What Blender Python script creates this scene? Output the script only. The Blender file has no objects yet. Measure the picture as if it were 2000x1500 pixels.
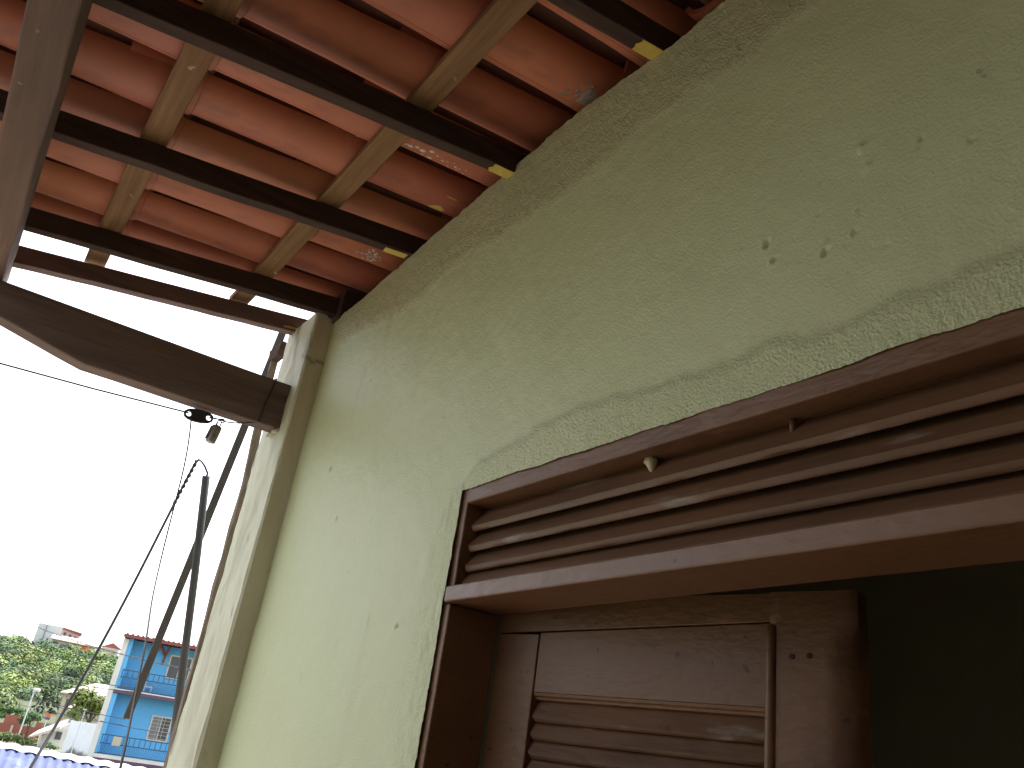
import bpy, bmesh, math, random
from mathutils import Vector, Matrix, noise
random.seed(7)
R = math.radians
sc = bpy.context.scene
COL = sc.collection

# ------------------------------------------------------------------ camera
S = 0.82                      # metres from the lens to the painted wall
EYE = 1.8                     # lens height above the verandah floor
yaw, pitch, roll = R(-58.488), R(24.392), R(8.687)
d = Vector((math.sin(yaw)*math.cos(pitch), math.cos(yaw)*math.cos(pitch), math.sin(pitch)))
rt = d.cross(Vector((0, 0, 1))).normalized(); up = rt.cross(d)
r2 = math.cos(roll)*rt + math.sin(roll)*up
u2 = -math.sin(roll)*rt + math.cos(roll)*up
cam = bpy.data.cameras.new('camera'); camo = bpy.data.objects.new('camera', cam); COL.objects.link(camo)
camo.matrix_world = Matrix(((r2.x, u2.x, -d.x, 0), (r2.y, u2.y, -d.y, 0), (r2.z, u2.z, -d.z, EYE), (0, 0, 0, 1)))
cam.sensor_width = 36; cam.lens = 36*1661.3/2000
cam.clip_start = 0.02; cam.clip_end = 6000
sc.camera = camo

# ------------------------------------------------------------------ sky, sun, exposure
SUN_AZ, SUN_EL = -40.0, 64.0      # azimuth measured from +Y towards +X
w = bpy.data.worlds.new('World'); sc.world = w; w.use_nodes = True
nt = w.node_tree; bg = nt.nodes['Background']
sky = nt.nodes.new('ShaderNodeTexSky'); sky.sky_type = 'NISHITA'; sky.sun_disc = False
sky.sun_elevation = R(SUN_EL); sky.sun_rotation = R(SUN_AZ)
sky.air_density = 1.0; sky.dust_density = 3.0; sky.ozone_density = 1.0
hsv = nt.nodes.new('ShaderNodeHueSaturation'); hsv.inputs['Saturation'].default_value = 0.35      # milky overcast
nt.links.new(sky.outputs[0], hsv.inputs['Color']); nt.links.new(hsv.outputs[0], bg.inputs[0]); bg.inputs[1].default_value = 0.14
sl = bpy.data.lights.new('sun', 'SUN'); sl.energy = 1.2; sl.angle = R(14); sl.color = (1, 0.96, 0.9)
so = bpy.data.objects.new('sun', sl); COL.objects.link(so)
sv = Vector((math.sin(R(SUN_AZ))*math.cos(R(SUN_EL)), math.cos(R(SUN_AZ))*math.cos(R(SUN_EL)), math.sin(R(SUN_EL))))
so.rotation_euler = sv.to_track_quat('Z', 'Y').to_euler(); so.location = sv*50
sc.view_settings.view_transform = 'Standard'; sc.view_settings.look = 'None'
sc.view_settings.gamma = 1; sc.view_settings.use_curve_mapping = False
sc.view_settings.exposure = 2.05

# ------------------------------------------------------------------ helpers
def lab(o, label=None, cat=None, group=None, kind=None):
    if label: o['label'] = label
    if cat: o['category'] = cat; o['kind'] = 'thing'
    if group: o['group'] = group
    if kind: o['kind'] = kind
    return o
def empty(name, loc, label=None, cat=None, group=None, rz=0.0):
    o = bpy.data.objects.new(name, None); COL.objects.link(o)
    o.location = loc; o.rotation_euler = (0, 0, rz); o.empty_display_size = 0.1
    return lab(o, label, cat, group)
def U(x, y, z): return Vector((x*S, y*S, EYE + z*S))      # wall-distance units -> metres
def pol(az, dist, z): return Vector((dist*math.sin(R(az)), dist*math.cos(R(az)), EYE + z))

class MB:
    """collects faces; build() links them as one mesh object under a parent (points given in world space)"""
    def __init__(s): s.v = []; s.f = []
    def add(s, vs, fs):
        n = len(s.v); s.v += [Vector(v) for v in vs]; s.f += [tuple(i+n for i in f) for f in fs]
        return s
    def hexa(s, p): return s.add(p, [(0,3,2,1),(4,5,6,7),(0,1,5,4),(1,2,6,5),(2,3,7,6),(3,0,4,7)])
    def box(s, x0, x1, y0, y1, z0, z1):
        return s.hexa([(x0,y0,z0),(x1,y0,z0),(x1,y1,z0),(x0,y1,z0),(x0,y0,z1),(x1,y0,z1),(x1,y1,z1),(x0,y1,z1)])
    def bar(s, a, b, wx, wy, upv=(0,0,1)):
        a = Vector(a); b = Vector(b); t = (b-a).normalized(); q = Vector(upv)
        if abs(t.dot(q)) > .95: q = Vector((1,0,0))
        x = t.cross(q).normalized(); y = x.cross(t)
        c = [a+x*wx/2*i+y*wy/2*j for i, j in ((-1,-1),(1,-1),(1,1),(-1,1))]
        e = [p+(b-a) for p in c]
        return s.hexa([*c, *e])
    def tube(s, pts, r, n=8, cap=True):
        pts = [Vector(p) for p in pts]; rings = []
        prev = None
        for i, p in enumerate(pts):
            t = (pts[min(i+1, len(pts)-1)]-pts[max(i-1, 0)]).normalized()
            if prev is None:
                q = Vector((0,0,1)) if abs(t.z) < .9 else Vector((1,0,0))
                x = t.cross(q).normalized()
            else:
                x = (prev - t*prev.dot(t)).normalized()
            prev = x; y = t.cross(x)
            rr = r[i] if isinstance(r, (list, tuple)) else r
            rings.append([p + (x*math.cos(k*2*math.pi/n)+y*math.sin(k*2*math.pi/n))*rr for k in range(n)])
        base = len(s.v)
        for g in rings: s.v += g
        for i in range(len(rings)-1):
            for k in range(n):
                s.f.append((base+i*n+k, base+i*n+(k+1)%n, base+(i+1)*n+(k+1)%n, base+(i+1)*n+k))
        if cap:
            s.f.append(tuple(base+k for k in range(n))[::-1])
            s.f.append(tuple(base+(len(rings)-1)*n+k for k in range(n)))
        return s
    def prism(s, poly, vec):
        n = len(poly); vec = Vector(vec); a = [Vector(p) for p in poly]
        return s.add(a+[p+vec for p in a], [tuple(range(n))[::-1], tuple(range(n, 2*n))]+[(i, (i+1)%n, n+(i+1)%n, n+i) for i in range(n)])
    def build(s, name, mat, parent=None, smooth=False, bevel=0, fix=True, segs=2):
        me = bpy.data.meshes.new(name)
        inv = Matrix.Identity(4)
        if parent is not None: inv = wmat(parent).inverted()
        me.from_pydata([inv @ v for v in s.v], [], s.f)
        if fix:
            bm = bmesh.new(); bm.from_mesh(me); bmesh.ops.recalc_face_normals(bm, faces=bm.faces); bm.to_mesh(me); bm.free()
        if smooth: me.polygons.foreach_set('use_smooth', [True]*len(me.polygons))
        me.materials.append(mat)
        o = bpy.data.objects.new(name, me); COL.objects.link(o)
        if parent is not None: o.parent = parent
        if bevel:
            m = o.modifiers.new('bevel', 'BEVEL'); m.width = bevel; m.segments = segs; m.limit_method = 'ANGLE'
        return o
def wmat(o):
    m = Matrix.LocRotScale(o.location, o.rotation_euler, o.scale)
    return wmat(o.parent) @ m if o.parent else m
def fbm(p, o=4): return noise.fractal(p, 1.0, 2.0, o)      # roughly -1..1

# ------------------------------------------------------------------ materials
def mat(name, a, b=None, scale=8.0, stretch=(1,1,1), rough=0.7, rvar=0.1, bump=0.2, bscale=60.0, bdist=0.002,
        spec=0.5, detail=6, objrand=0.0, spots=None, attr=None, coord='Object', metallic=0.0, mid=0.5, wide=0.25, grain=None):
    m = bpy.data.materials.new(name); m.use_nodes = True
    t = m.node_tree; N = t.nodes; L = t.links; p = N['Principled BSDF']
    tc = N.new('ShaderNodeTexCoord'); mp = N.new('ShaderNodeMapping'); mp.inputs['Scale'].default_value = stretch
    L.new(tc.outputs[coord], mp.inputs[0]); vec = mp.outputs[0]
    n1 = N.new('ShaderNodeTexNoise'); n1.inputs['Scale'].default_value = scale; n1.inputs['Detail'].default_value = detail
    n1.inputs['Roughness'].default_value = 0.62; L.new(vec, n1.inputs['Vector'])
    rp = N.new('ShaderNodeValToRGB'); rp.color_ramp.elements[0].position = mid-wide; rp.color_ramp.elements[1].position = mid+wide
    b = b or tuple(c*0.75 for c in a)
    rp.color_ramp.elements[0].color = (*b, 1); rp.color_ramp.elements[1].color = (*a, 1)
    L.new(n1.outputs[0], rp.inputs[0]); colr = rp.outputs[0]
    if spots:     # list of (colour, noise scale, threshold low, high, stretch)
        for c, s_, lo, hi, st in spots:
            m2 = N.new('ShaderNodeMapping'); m2.inputs['Scale'].default_value = st; m2.inputs['Location'].default_value = (s_, 2.3, lo*9)
            L.new(tc.outputs[coord], m2.inputs[0])
            ns = N.new('ShaderNodeTexNoise'); ns.inputs['Scale'].default_value = s_; ns.inputs['Detail'].default_value = 5
            L.new(m2.outputs[0], ns.inputs['Vector'])
            mr = N.new('ShaderNodeMapRange'); mr.inputs[1].default_value = lo; mr.inputs[2].default_value = hi
            L.new(ns.outputs[0], mr.inputs[0])
            mx = N.new('ShaderNodeMix'); mx.data_type = 'RGBA'; L.new(mr.outputs[0], mx.inputs[0]); L.new(colr, mx.inputs[6])
            mx.inputs[7].default_value = (*c, 1); colr = mx.outputs[2]
    if attr:      # list of (attribute name, colour, strength)
        for an, c, st in attr:
            at = N.new('ShaderNodeAttribute'); at.attribute_name = an
            ml = N.new('ShaderNodeMath'); ml.operation = 'MULTIPLY'; ml.inputs[1].default_value = st; L.new(at.outputs['Fac'], ml.inputs[0])
            mx = N.new('ShaderNodeMix'); mx.data_type = 'RGBA'; L.new(ml.outputs[0], mx.inputs[0]); L.new(colr, mx.inputs[6])
            mx.inputs[7].default_value = (*c, 1); colr = mx.outputs[2]
    if objrand:
        oi = N.new('ShaderNodeObjectInfo'); hs = N.new('ShaderNodeHueSaturation')
        mr = N.new('ShaderNodeMapRange'); mr.inputs[3].default_value = 1-objrand; mr.inputs[4].default_value = 1+objrand
        L.new(oi.outputs['Random'], mr.inputs[0]); L.new(mr.outputs[0], hs.inputs['Value'])
        m3 = N.new('ShaderNodeMath'); m3.operation = 'MULTIPLY_ADD'; m3.inputs[1].default_value = 0.012; m3.inputs[2].default_value = 0.494
        L.new(oi.outputs['Random'], m3.inputs[0]); L.new(m3.outputs[0], hs.inputs['Hue'])
        L.new(colr, hs.inputs['Color']); colr = hs.outputs[0]
    L.new(colr, p.inputs['Base Color'])
    rr = N.new('ShaderNodeMapRange'); rr.inputs[3].default_value = max(rough-rvar, .02); rr.inputs[4].default_value = min(rough+rvar, 1)
    L.new(n1.outputs[0], rr.inputs[0]); L.new(rr.outputs[0], p.inputs['Roughness'])
    p.inputs['Specular IOR Level'].default_value = spec; p.inputs['Metallic'].default_value = metallic
    if bump:
        n2 = N.new('ShaderNodeTexNoise'); n2.inputs['Scale'].default_value = bscale; n2.inputs['Detail'].default_value = 4
        L.new(vec if grain is None else mp.outputs[0], n2.inputs['Vector'])
        bp = N.new('ShaderNodeBump'); bp.inputs['Strength'].default_value = bump; bp.inputs['Distance'].default_value = bdist
        L.new(n2.outputs[0], bp.inputs['Height']); L.new(bp.outputs[0], p.inputs['Normal'])
    m['bumpnode'] = 1
    return m

M = {}
# plaster of the house wall: paint, browner rough render where attribute says so, stronger relief there
m = mat('painted_plaster', (.500,.525,.325), (.455,.48,.29), scale=3.0, rough=.5, rvar=.1, bump=0, spec=.42,
        attr=[('band', (.41,.365,.225), .6), ('stain', (.13,.12,.075), .7)],
        spots=[((.36,.37,.22), 26, .70, .80, (1,1,.35)), ((.20,.19,.12), 130, .715, .745, (1,1,.8))])
t = m.node_tree; N = t.nodes; L = t.links; p = N['Principled BSDF']
tc = N['Texture Coordinate']
na = N.new('ShaderNodeTexNoise'); na.inputs['Scale'].default_value = 230; na.inputs['Detail'].default_value = 5; L.new(tc.outputs['Object'], na.inputs['Vector'])
nb = N.new('ShaderNodeTexNoise'); nb.inputs['Scale'].default_value = 38; nb.inputs['Detail'].default_value = 4; L.new(tc.outputs['Object'], nb.inputs['Vector'])
at = N.new('ShaderNodeAttribute'); at.attribute_name = 'coarse'
ma = N.new('ShaderNodeMath'); ma.operation = 'MULTIPLY_ADD'; ma.inputs[1].default_value = .62; ma.inputs[2].default_value = .38; L.new(at.outputs['Fac'], ma.inputs[0])
b1 = N.new('ShaderNodeBump'); b1.inputs['Distance'].default_value = .004; L.new(ma.outputs[0], b1.inputs['Strength']); L.new(na.outputs[0], b1.inputs['Height'])
b2 = N.new('ShaderNodeBump'); b2.inputs['Distance'].default_value = .006; b2.inputs['Strength'].default_value = .2; L.new(nb.outputs[0], b2.inputs['Height']); L.new(b1.outputs[0], b2.inputs['Normal'])
L.new(b2.outputs[0], p.inputs['Normal'])
M['wall'] = m
M['pilaster'] = mat('pilaster_plaster', (.56,.55,.42), (.45,.44,.31), scale=4, stretch=(1,1,.3), rough=.65, bump=.35, bscale=140, bdist=.003,
                    attr=[('band', (.56,.49,.36), .8), ('stain', (.10,.085,.06), .8)],
                    spots=[((.34,.31,.22), 7, .50, .75, (1,1,.35)), ((.24,.21,.15), 26, .62, .80, (1,1,.5)), ((.12,.11,.08), 110, .70, .74, (1,1,1))])
M['tile'] = mat('terracotta', (.47,.155,.078), (.34,.100,.050), scale=5, rough=.62, bump=.18, bscale=90, bdist=.002, objrand=.15,
                spots=[((.23,.075,.045), 9, .60, .75, (1,.4,1)), ((.60,.34,.25), 3.0, .62, .74, (1,1,1)), ((.10,.05,.035), 150, .72, .75, (1,1,1))])
M['shadetile'] = mat('slot_shade_terracotta', (.13,.05,.034), (.075,.032,.024), scale=6, rough=.85, bump=.2, bscale=90, objrand=.1)  # cover tiles: shade of the slots put into a darker colour
M['rafter'] = mat('dark_rafter_wood', (.085,.052,.040), (.035,.022,.019), scale=9, stretch=(6,.35,6), rough=.88, spec=.15, bump=.5, bscale=40, bdist=.002)
M['batten'] = mat('brown_batten_wood', (.30,.170,.082), (.13,.070,.036), scale=9, stretch=(.35,7,6), rough=.88, spec=.18, bump=.5, bscale=45, bdist=.002, objrand=.1,
                  spots=[((.50,.44,.36), 22, .69, .74, (1,1,1))])
M['beam'] = mat('old_beam_wood', (.17,.105,.080), (.085,.054,.043), scale=7, stretch=(.4,5,5), rough=.88, spec=.18, bump=.5, bscale=30, bdist=.003,
                spots=[((.26,.21,.17), 30, .70, .76, (1,1,1))])
M['bracket'] = mat('bracket_wood', (.20,.135,.115), (.095,.066,.062), scale=6, stretch=(5,.4,5), rough=.88, spec=.18, bump=.5, bscale=30, bdist=.003,
                spots=[((.22,.16,.11), 5, .60, .78, (1,.5,1))])
M['brown'] = mat('brown_gloss_paint', (.180,.089,.043), (.128,.061,.031), scale=6, stretch=(.4,1,1), rough=.40, rvar=.14, bump=.45, bscale=90, bdist=.003, spec=.36,
                 spots=[((.07,.036,.020), 55, .67, .71, (1,1,1)), ((.23,.12,.075), 16, .66, .76, (.3,1,1)), ((.09,.04,.024), 7, .58, .72, (.5,1,1))])
M['slat'] = mat('brown_slat_paint', (.165,.078,.040), (.085,.047,.028), scale=10, stretch=(.25,1,1), rough=.42, spec=.28, rvar=.14, bump=.5, bscale=60, bdist=.003,
                 spots=[((.06,.035,.025), 60, .68, .74, (.5,1,1)), ((.24,.20,.165), 18, .64, .72, (.25,1,1))])
M['yellow'] = mat('yellow_paint', (.62,.47,.10), (.50,.36,.07), scale=40, rough=.6, bump=.3, bscale=200)
M['white_paint'] = mat('white_paint_drop', (.70,.66,.60), (.5,.46,.42), scale=60, rough=.6, bump=0)
M['smear'] = mat('grey_mortar_smear', (.38,.33,.27), (.24,.17,.13), scale=60, rough=.9, bump=.4, bscale=150)
M['cream'] = mat('dried_paint_drip', (.52,.42,.25), scale=30, rough=.5)
M['floor'] = mat('verandah_floor_tile', (.50,.36,.27), (.40,.28,.20), scale=6, rough=.55, bump=.1)
M['blockwall'] = mat('grey_cement_render', (.30,.29,.25), (.20,.20,.165), scale=2, rough=.9, bump=.2)
M['room'] = mat('room_plaster', (.56,.62,.46), (.48,.53,.39), scale=4, rough=.8)
M['black'] = mat('black_plastic', (.030,.028,.034), (.018,.017,.022), scale=12, rough=.5, bump=.1)
M['cable'] = mat('dark_cable', (.035,.030,.035), scale=20, rough=.55, bump=0)
M['steel'] = mat('rusty_clamp_metal', (.34,.31,.30), (.17,.14,.13), scale=60, rough=.5, metallic=.5, bump=.3, bscale=200)
M['mast'] = mat('painted_pipe', (.034,.031,.034), (.022,.02,.022), scale=14, stretch=(1,1,.4), rough=.6, bump=.2,
                spots=[((.30,.25,.17), 9, .66, .70, (3,3,.8))])
M['lath'] = mat('grey_lath_wood', (.045,.038,.036), (.03,.026,.025), scale=8, stretch=(3,3,.4), rough=.8)
M['weathered'] = mat('weathered_post_wood', (.24,.19,.14), (.07,.05,.038), scale=9, stretch=(4,4,.7), rough=.9, bump=.6, bscale=40, bdist=.004)
M['galv'] = mat('galvanised_wire', (.45,.45,.45), scale=20, rough=.4, metallic=.7, bump=0)

# ================================================================== LARGE STRUCTURE: ground, hill, road
GZ = -2.70                    # ground level below the lens
M['ground'] = mat('ground_soil', (.17,.16,.11), (.10,.12,.055), scale=.25, rough=.95, bump=.3, bscale=3, bdist=.05)
M['asphalt'] = mat('asphalt', (.16,.155,.15), (.11,.105,.10), scale=1.2, rough=.9, bump=.2, bscale=30)
M['hill'] = mat('hill_soil', (.09,.10,.045), (.055,.07,.028), scale=.2, rough=.95, bump=0)
g = MB(); n = 24; rad = [0, 8, 40, 100, 400, 3500]
g.v = [Vector((0, 0, EYE+GZ))]
for q in rad[1:]:
    for k in range(n):
        a = 2*math.pi*k/n; g.v.append(Vector((q*math.cos(a), q*math.sin(a), EYE+GZ)))
for k in range(n): g.f.append((0, 1+k, 1+(k+1)%n))
for i in range(len(rad)-2):
    for k in range(n): g.f.append((1+i*n+k, 1+(i+1)*n+k, 1+(i+1)*n+(k+1)%n, 1+i*n+(k+1)%n))
lab(g.build('ground', M['ground'], fix=False), kind='structure')
def hill_z(dist, az):
    if dist < 90: return GZ-.4
    tt = min((dist-90)/245.0, 1.0)
    return GZ-.4+.4*min((dist-90)/8, 1) + 18.6*tt + .5*fbm(Vector((dist*.03, az*.4, 0)))*min(tt*6, 1) - (max(dist-380, 0)*.05)
h = MB(); das = [90+i*10 for i in range(42)]; azs = [-112+i*1.0 for i in range(62)]
h.v = [pol(a, q, hill_z(q, a)) for q in das for a in azs]
na_ = len(azs)
for i in range(len(das)-1):
    for k in range(na_-1): h.f.append((i*na_+k, (i+1)*na_+k, (i+1)*na_+k+1, i*na_+k+1))
lab(h.build('hillside', M['hill'], smooth=True), kind='structure')
rd = MB(); rd.add([pol(-112, 60, GZ+.006), pol(-60, 52, GZ+.006), pol(-60, 60.5, GZ+.006), pol(-78, 64.3, GZ+.006), pol(-84, 66, GZ+.006), pol(-112, 70, GZ+.006)], [(0,1,2,3,4,5)])
lab(rd.build('road', M['asphalt']), kind='structure')

M['concrete'] = mat('bounce_concrete', (.46,.43,.38), (.36,.33,.29), scale=1.5, rough=.9, bump=.2, bscale=40)
yd = MB(); yd.box(-9.5, -3.6*S-.004, -3.0, 3.4, EYE+GZ-.05, -.25)  # unseen pale slab added to bounce light up onto tiles and beams
lab(yd.build('bounce_slab', M['concrete']), kind='structure')

# ================================================================== HOUSE WALL
TA = math.tan(R(7.5))
def roofz(y, h=0.0): return 1.62 + (y-1)*TA + h          # underside plane of the rafters, wall-distance units
def lerp(tab, x):
    if x <= tab[0][0]: return tab[0][1]
    for (x0, y0), (x1, y1) in zip(tab, tab[1:]):
        if x <= x1: return y0+(y1-y0)*(x-x0)/(x1-x0)
    return tab[-1][1]
TOP = [(-3.2,1.60),(-3.09,1.598),(-2.92,1.594),(-2.6,1.612),(-2.243,1.63),(-1.819,1.645),(-1.5,1.652),(-1.163,1.617),(-.971,1.623),(-.7,1.635),(2.4,1.62)]
BANDT = [(-3.1,1.50),(-2.95,1.45),(-2.785,1.417),(-2.36,1.374),(-1.95,1.401),(-1.52,1.377),(-1.23,1.415),(-.96,1.387),(-.73,1.408),(2.4,1.40)]
BANDL = [(-1.95,.40),(-1.86,.60),(-1.80,.640),(-1.72,.684),(-1.35,.722),(-1.08,.715),(-.84,.713),(-.7,.69),(-.57,.690),(-.43,.715),(2.4,.70)]
POCK = [(-.552,.962,.008,.010),(-.560,.952,.007,.008),(-.848,.908,.012,.009),(-.83,.870,.012,.010),(-.727,.837,.013,.009),(-.672,.849,.009,.007),
        (-.737,.918,.008,.006),(-.657,1.008,.010,-.006),(-.645,.963,.008,-.006),(-.48,.914,.008,.007),(-.662,.886,.008,.006),(-.45,1.019,.006,.008),
        (-.456,1.033,.008,.009),(-.845,.915,.010,.006),(-.72,.86,.006,.005),(-.69,.83,.006,.005),(-.80,.85,.006,.005),(-.79,.89,.006,.005),(-1.458,1.304,.007,.008),
        (-2.736,.871,.014,.007),(-2.555,1.159,.010,.010),(-2.003,.298,.010,.010),(-2.578,.668,.009,.008),(-.93,.80,.006,.006),(-.60,.83,.006,.005),
        (-.62,.80,.007,.005),(-.90,.93,.006,.005),(-2.1,.95,.006,.006),(-2.3,.62,.007,.006)]
def ss(a, b, x):
    q = min(max((x-a)/(b-a), 0), 1); return q*q*(3-2*q)
def wall_pt(x, z):
    """returns displacement towards the viewer and the masks band, coarse, stain"""
    P = Vector((x*3.1, z*3.1, 1.7))
    n1 = fbm(P*1.3, 3); n2 = fbm(P*6, 3)
    et = z - lerp(BANDT, x) + .022*n1 + .012*n2
    mt = ss(-.02, .03, et)
    el = lerp(BANDL, x) - z + .016*n1 + .010*n2
    ml = ss(-.012, .022, el)*ss(-2.02, -1.80, x+.03*n2)*ss(1.60, 1.62, 2.4 if z > .6 else 1.7)
    dsp = .0022*n1 + .0007*n2 + mt*(.0022+.0016*fbm(P*14, 3)+.001*fbm(P*40, 2)) + ml*(.0016+.0012*fbm(P*26, 3))
    if x < -1.75 and z < .64:                                     # rough mortar beside the jamb
        q = ss(-1.95, -1.80, x + .05*n1); dsp += q*.002*fbm(Vector((x*60, z*22, 3)), 3)
        ml = max(ml, q*.6)
    st = 0.0
    for (px, pz, pr, pd) in POCK:
        if abs(x-px) < pr*2.2 and abs(z-pz) < pr*2.2:
            q = math.hypot(x-px, z-pz)/(pr*.72)
            q *= 1.25*(1+.35*noise.noise(Vector((x*90, z*90, 5)))); dsp += -pd*.7*math.exp(-q**4*1.2) + abs(pd)*.20*math.exp(-((q-1.35)**2)*7)
            if px < -1.9: st = max(st, math.exp(-q*q*1.2))
    sv_ = fbm(Vector((x*9, z*2.2, 8)), 4)
    st = max(st, .22*ss(.42, .9, sv_)*ss(-1.9, -2.6, x))
    st = max(st, .35*ss(.02, .0, abs(el-.004))*ss(-1.9, -1.7, x))
    return dsp, mt, max(mt*.9, ml), st
def wall_patch(xs, zs_of, name, parent):
    nx = len(xs); vs = []; band = []; coarse = []; stain = []; nz = None
    for x in xs:
        zs = zs_of(x); nz = len(zs)
        for z in zs:
            dd, b, c, s_ = wall_pt(x, z)
            vs.append(U(x, 1-dd, z)); band.append(b); coarse.append(c); stain.append(s_)
    fs = [(i*nz+k, (i+1)*nz+k, (i+1)*nz+k+1, i*nz+k+1) for i in range(nx-1) for k in range(nz-1)]
    me = bpy.data.meshes.new(name); me.from_pydata([v-parent.location for v in vs], [], fs)
    for nm, dat in (('band', band), ('coarse', coarse), ('stain', stain)):
        a = me.attributes.new(nm, 'FLOAT', 'POINT'); a.data.foreach_set('value', dat)
    me.polygons.foreach_set('use_smooth', [True]*len(me.polygons)); me.materials.append(M['wall'])
    o = bpy.data.objects.new(name, me); COL.objects.link(o); o.parent = parent
    return o
FLOORZ = -EYE/S
wallr = empty('house_wall', U(-2.4, 1.0, FLOORZ), 'pale olive green plastered house wall with rough band under the roof', 'wall')
def topz(x): return lerp(TOP, x) + .006*fbm(Vector((x*14, 0, 4)), 4) + .004*fbm(Vector((x*60, 0, 9)), 2)
def jag(z): return -1.786 + .003*fbm(Vector((z*20, 2, 2)), 3) - .012*ss(.3, -.4, z)*0
def zl(lo, hi, fine0, step):
    out = []
    z = lo
    while z < fine0-1e-6: out.append(z); z += .12
    n_ = max(int((hi-fine0)/step), 2)
    return out + [fine0+(hi-fine0)*i/n_ for i in range(n_+1)]
ST = .0078
xl = [-3.13+i*ST for i in range(int((3.13-1.786)/ST)+1)] + [-1.786]
nL = 250
def zs_left(x): 
    hi = topz(x); lo = -.30
    return [FLOORZ, -1.6, -1.0, -.6] + [lo+(hi-lo)*i/nL for i in range(nL+1)]
wall_patch(xl, zs_left, 'plaster_face', wallr)
SR = .0052
xr = [-1.786+i*SR for i in range(int((1.786-.36)/SR)+1)] + [-.30,-.15,0,.2,.4,.7,1,1.4,1.8,2.4]
def zs_right(x):
    lo = .619+.005*fbm(Vector((x*6, 5, 1)), 5)+.0012*fbm(Vector((x*90, 5, 1)), 2); hi = topz(x)
    return [lo+(hi-lo)*i/200 for i in range(201)]
wall_patch(xr, zs_right, 'plaster_face', wallr)
c = MB(); c.box(-3.13*S, -1.80*S, .826+.004, .97, 0, EYE+1.575*S); c.box(-1.80*S, .06*S, .83, .97, EYE+.64*S, EYE+1.575*S); c.box(.06*S, 2.4*S, .826+.004, .97, 0, EYE+1.575*S)
c.build('wall_core', M['room'], wallr)
c = MB(); c.add([U(.02,1,FLOORZ), U(2.4,1,FLOORZ), U(2.4,1,.62), U(.02,1,.62)], [(0,1,2,3)]); c.build('plaster_face', M['wall'], wallr)

# pilaster at the open end of the wall
def pil():
    vs = []; fs = []; band = []; stain = []; coarse = []
    prof = []      # plan outline, counter-clockwise from the inner corner with the wall
    def seg(a, b, n_): 
        return [(a[0]+(b[0]-a[0])*i/n_, a[1]+(b[1]-a[1])*i/n_) for i in range(n_)]
    prof = seg((-3.105,1.015), (-3.105,.928), 8)+seg((-3.105,.928), (-3.113,.92), 1)+seg((-3.113,.92), (-3.432,.92), 26)+seg((-3.432,.92), (-3.44,.928), 1)+seg((-3.44,.928), (-3.44,1.2), 10)+[(-3.44,1.2)]
    zs = [FLOORZ,-1.6,-1.0,-.6]+[-.3+i*.0125 for i in range(154)]
    npf = len(prof)
    for j, z in enumerate(zs):
        for (x, y) in prof:
            tz = 1.60 + .05*ss(.99, .92, y) + .02*ss(-3.2, -3.3, x) - .05*ss(-3.33, -3.44, x) + .012*fbm(Vector((x*25, y*25, 1)), 3)
            zz = min(z, tz)
            P = Vector((x*6, y*6, zz*3))
            a = .0035*fbm(P, 3)+.0022*fbm(P*4, 3)
            lean = -.030*ss(1.2, -.6, zz)
            nx, ny = (1, 0) if x > -3.108 else ((-1, 0) if x < -3.436 else (0, -1))
            if x < -3.42: a += .006*fbm(Vector((x, y*3, zz*9)), 4)-.004
            vs.append(U(x+nx*a+lean, y+ny*a, zz))
            side = 1.0 if (x > -3.107) else 0.0
            band.append(min(1, side*(.35+.65*ss(-.3, 1.2, zz+.25*fbm(P, 3))) + .55*ss(1.25, 1.6, zz+.2*fbm(P*1.5, 3))))
            e = ss(-3.40, -3.44, x)
            stain.append(min(1, .8*ss(.25, .6, fbm(Vector((x*12, y*12, zz*5)), 4))*ss(.9, 1.6, zz)+.9*e*ss(-.1, .3, fbm(Vector((1, y*12, zz*10)), 4)+.15)))
            coarse.append(0.5); ck = abs(zz-(1.40-.25*(y-.92)/.08*0-.35*(x+3.11)+.02*fbm(Vector((x*20, y*30, 2)), 3))); stain[-1] = max(stain[-1], .9*ss(.012, .0, ck)*ss(-3.22, -3.13, x))
    for j in range(len(zs)-1):
        for k in range(npf-1): fs.append((j*npf+k, j*npf+k+1, (j+1)*npf+k+1, (j+1)*npf+k))
    fs.append(tuple((len(zs)-1)*npf+k for k in range(npf)))
    me = bpy.data.meshes.new('pilaster'); me.from_pydata([v-wallr.location for v in vs], [], fs)
    for nm, dat in (('band', band), ('stain', stain)):
        a = me.attributes.new(nm, 'FLOAT', 'POINT'); a.data.foreach_set('value', dat)
    me.polygons.foreach_set('use_smooth', [True]*len(me.polygons)); me.materials.append(M['pilaster'])
    try: me.set_sharp_from_angle(angle=R(35))
    except Exception: pass
    o = bpy.data.objects.new('pilaster', me); COL.objects.link(o); o.parent = wallr
    lab(o, 'weathered pale pilaster at the end of the wall, tan on its side')
pil()

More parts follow.
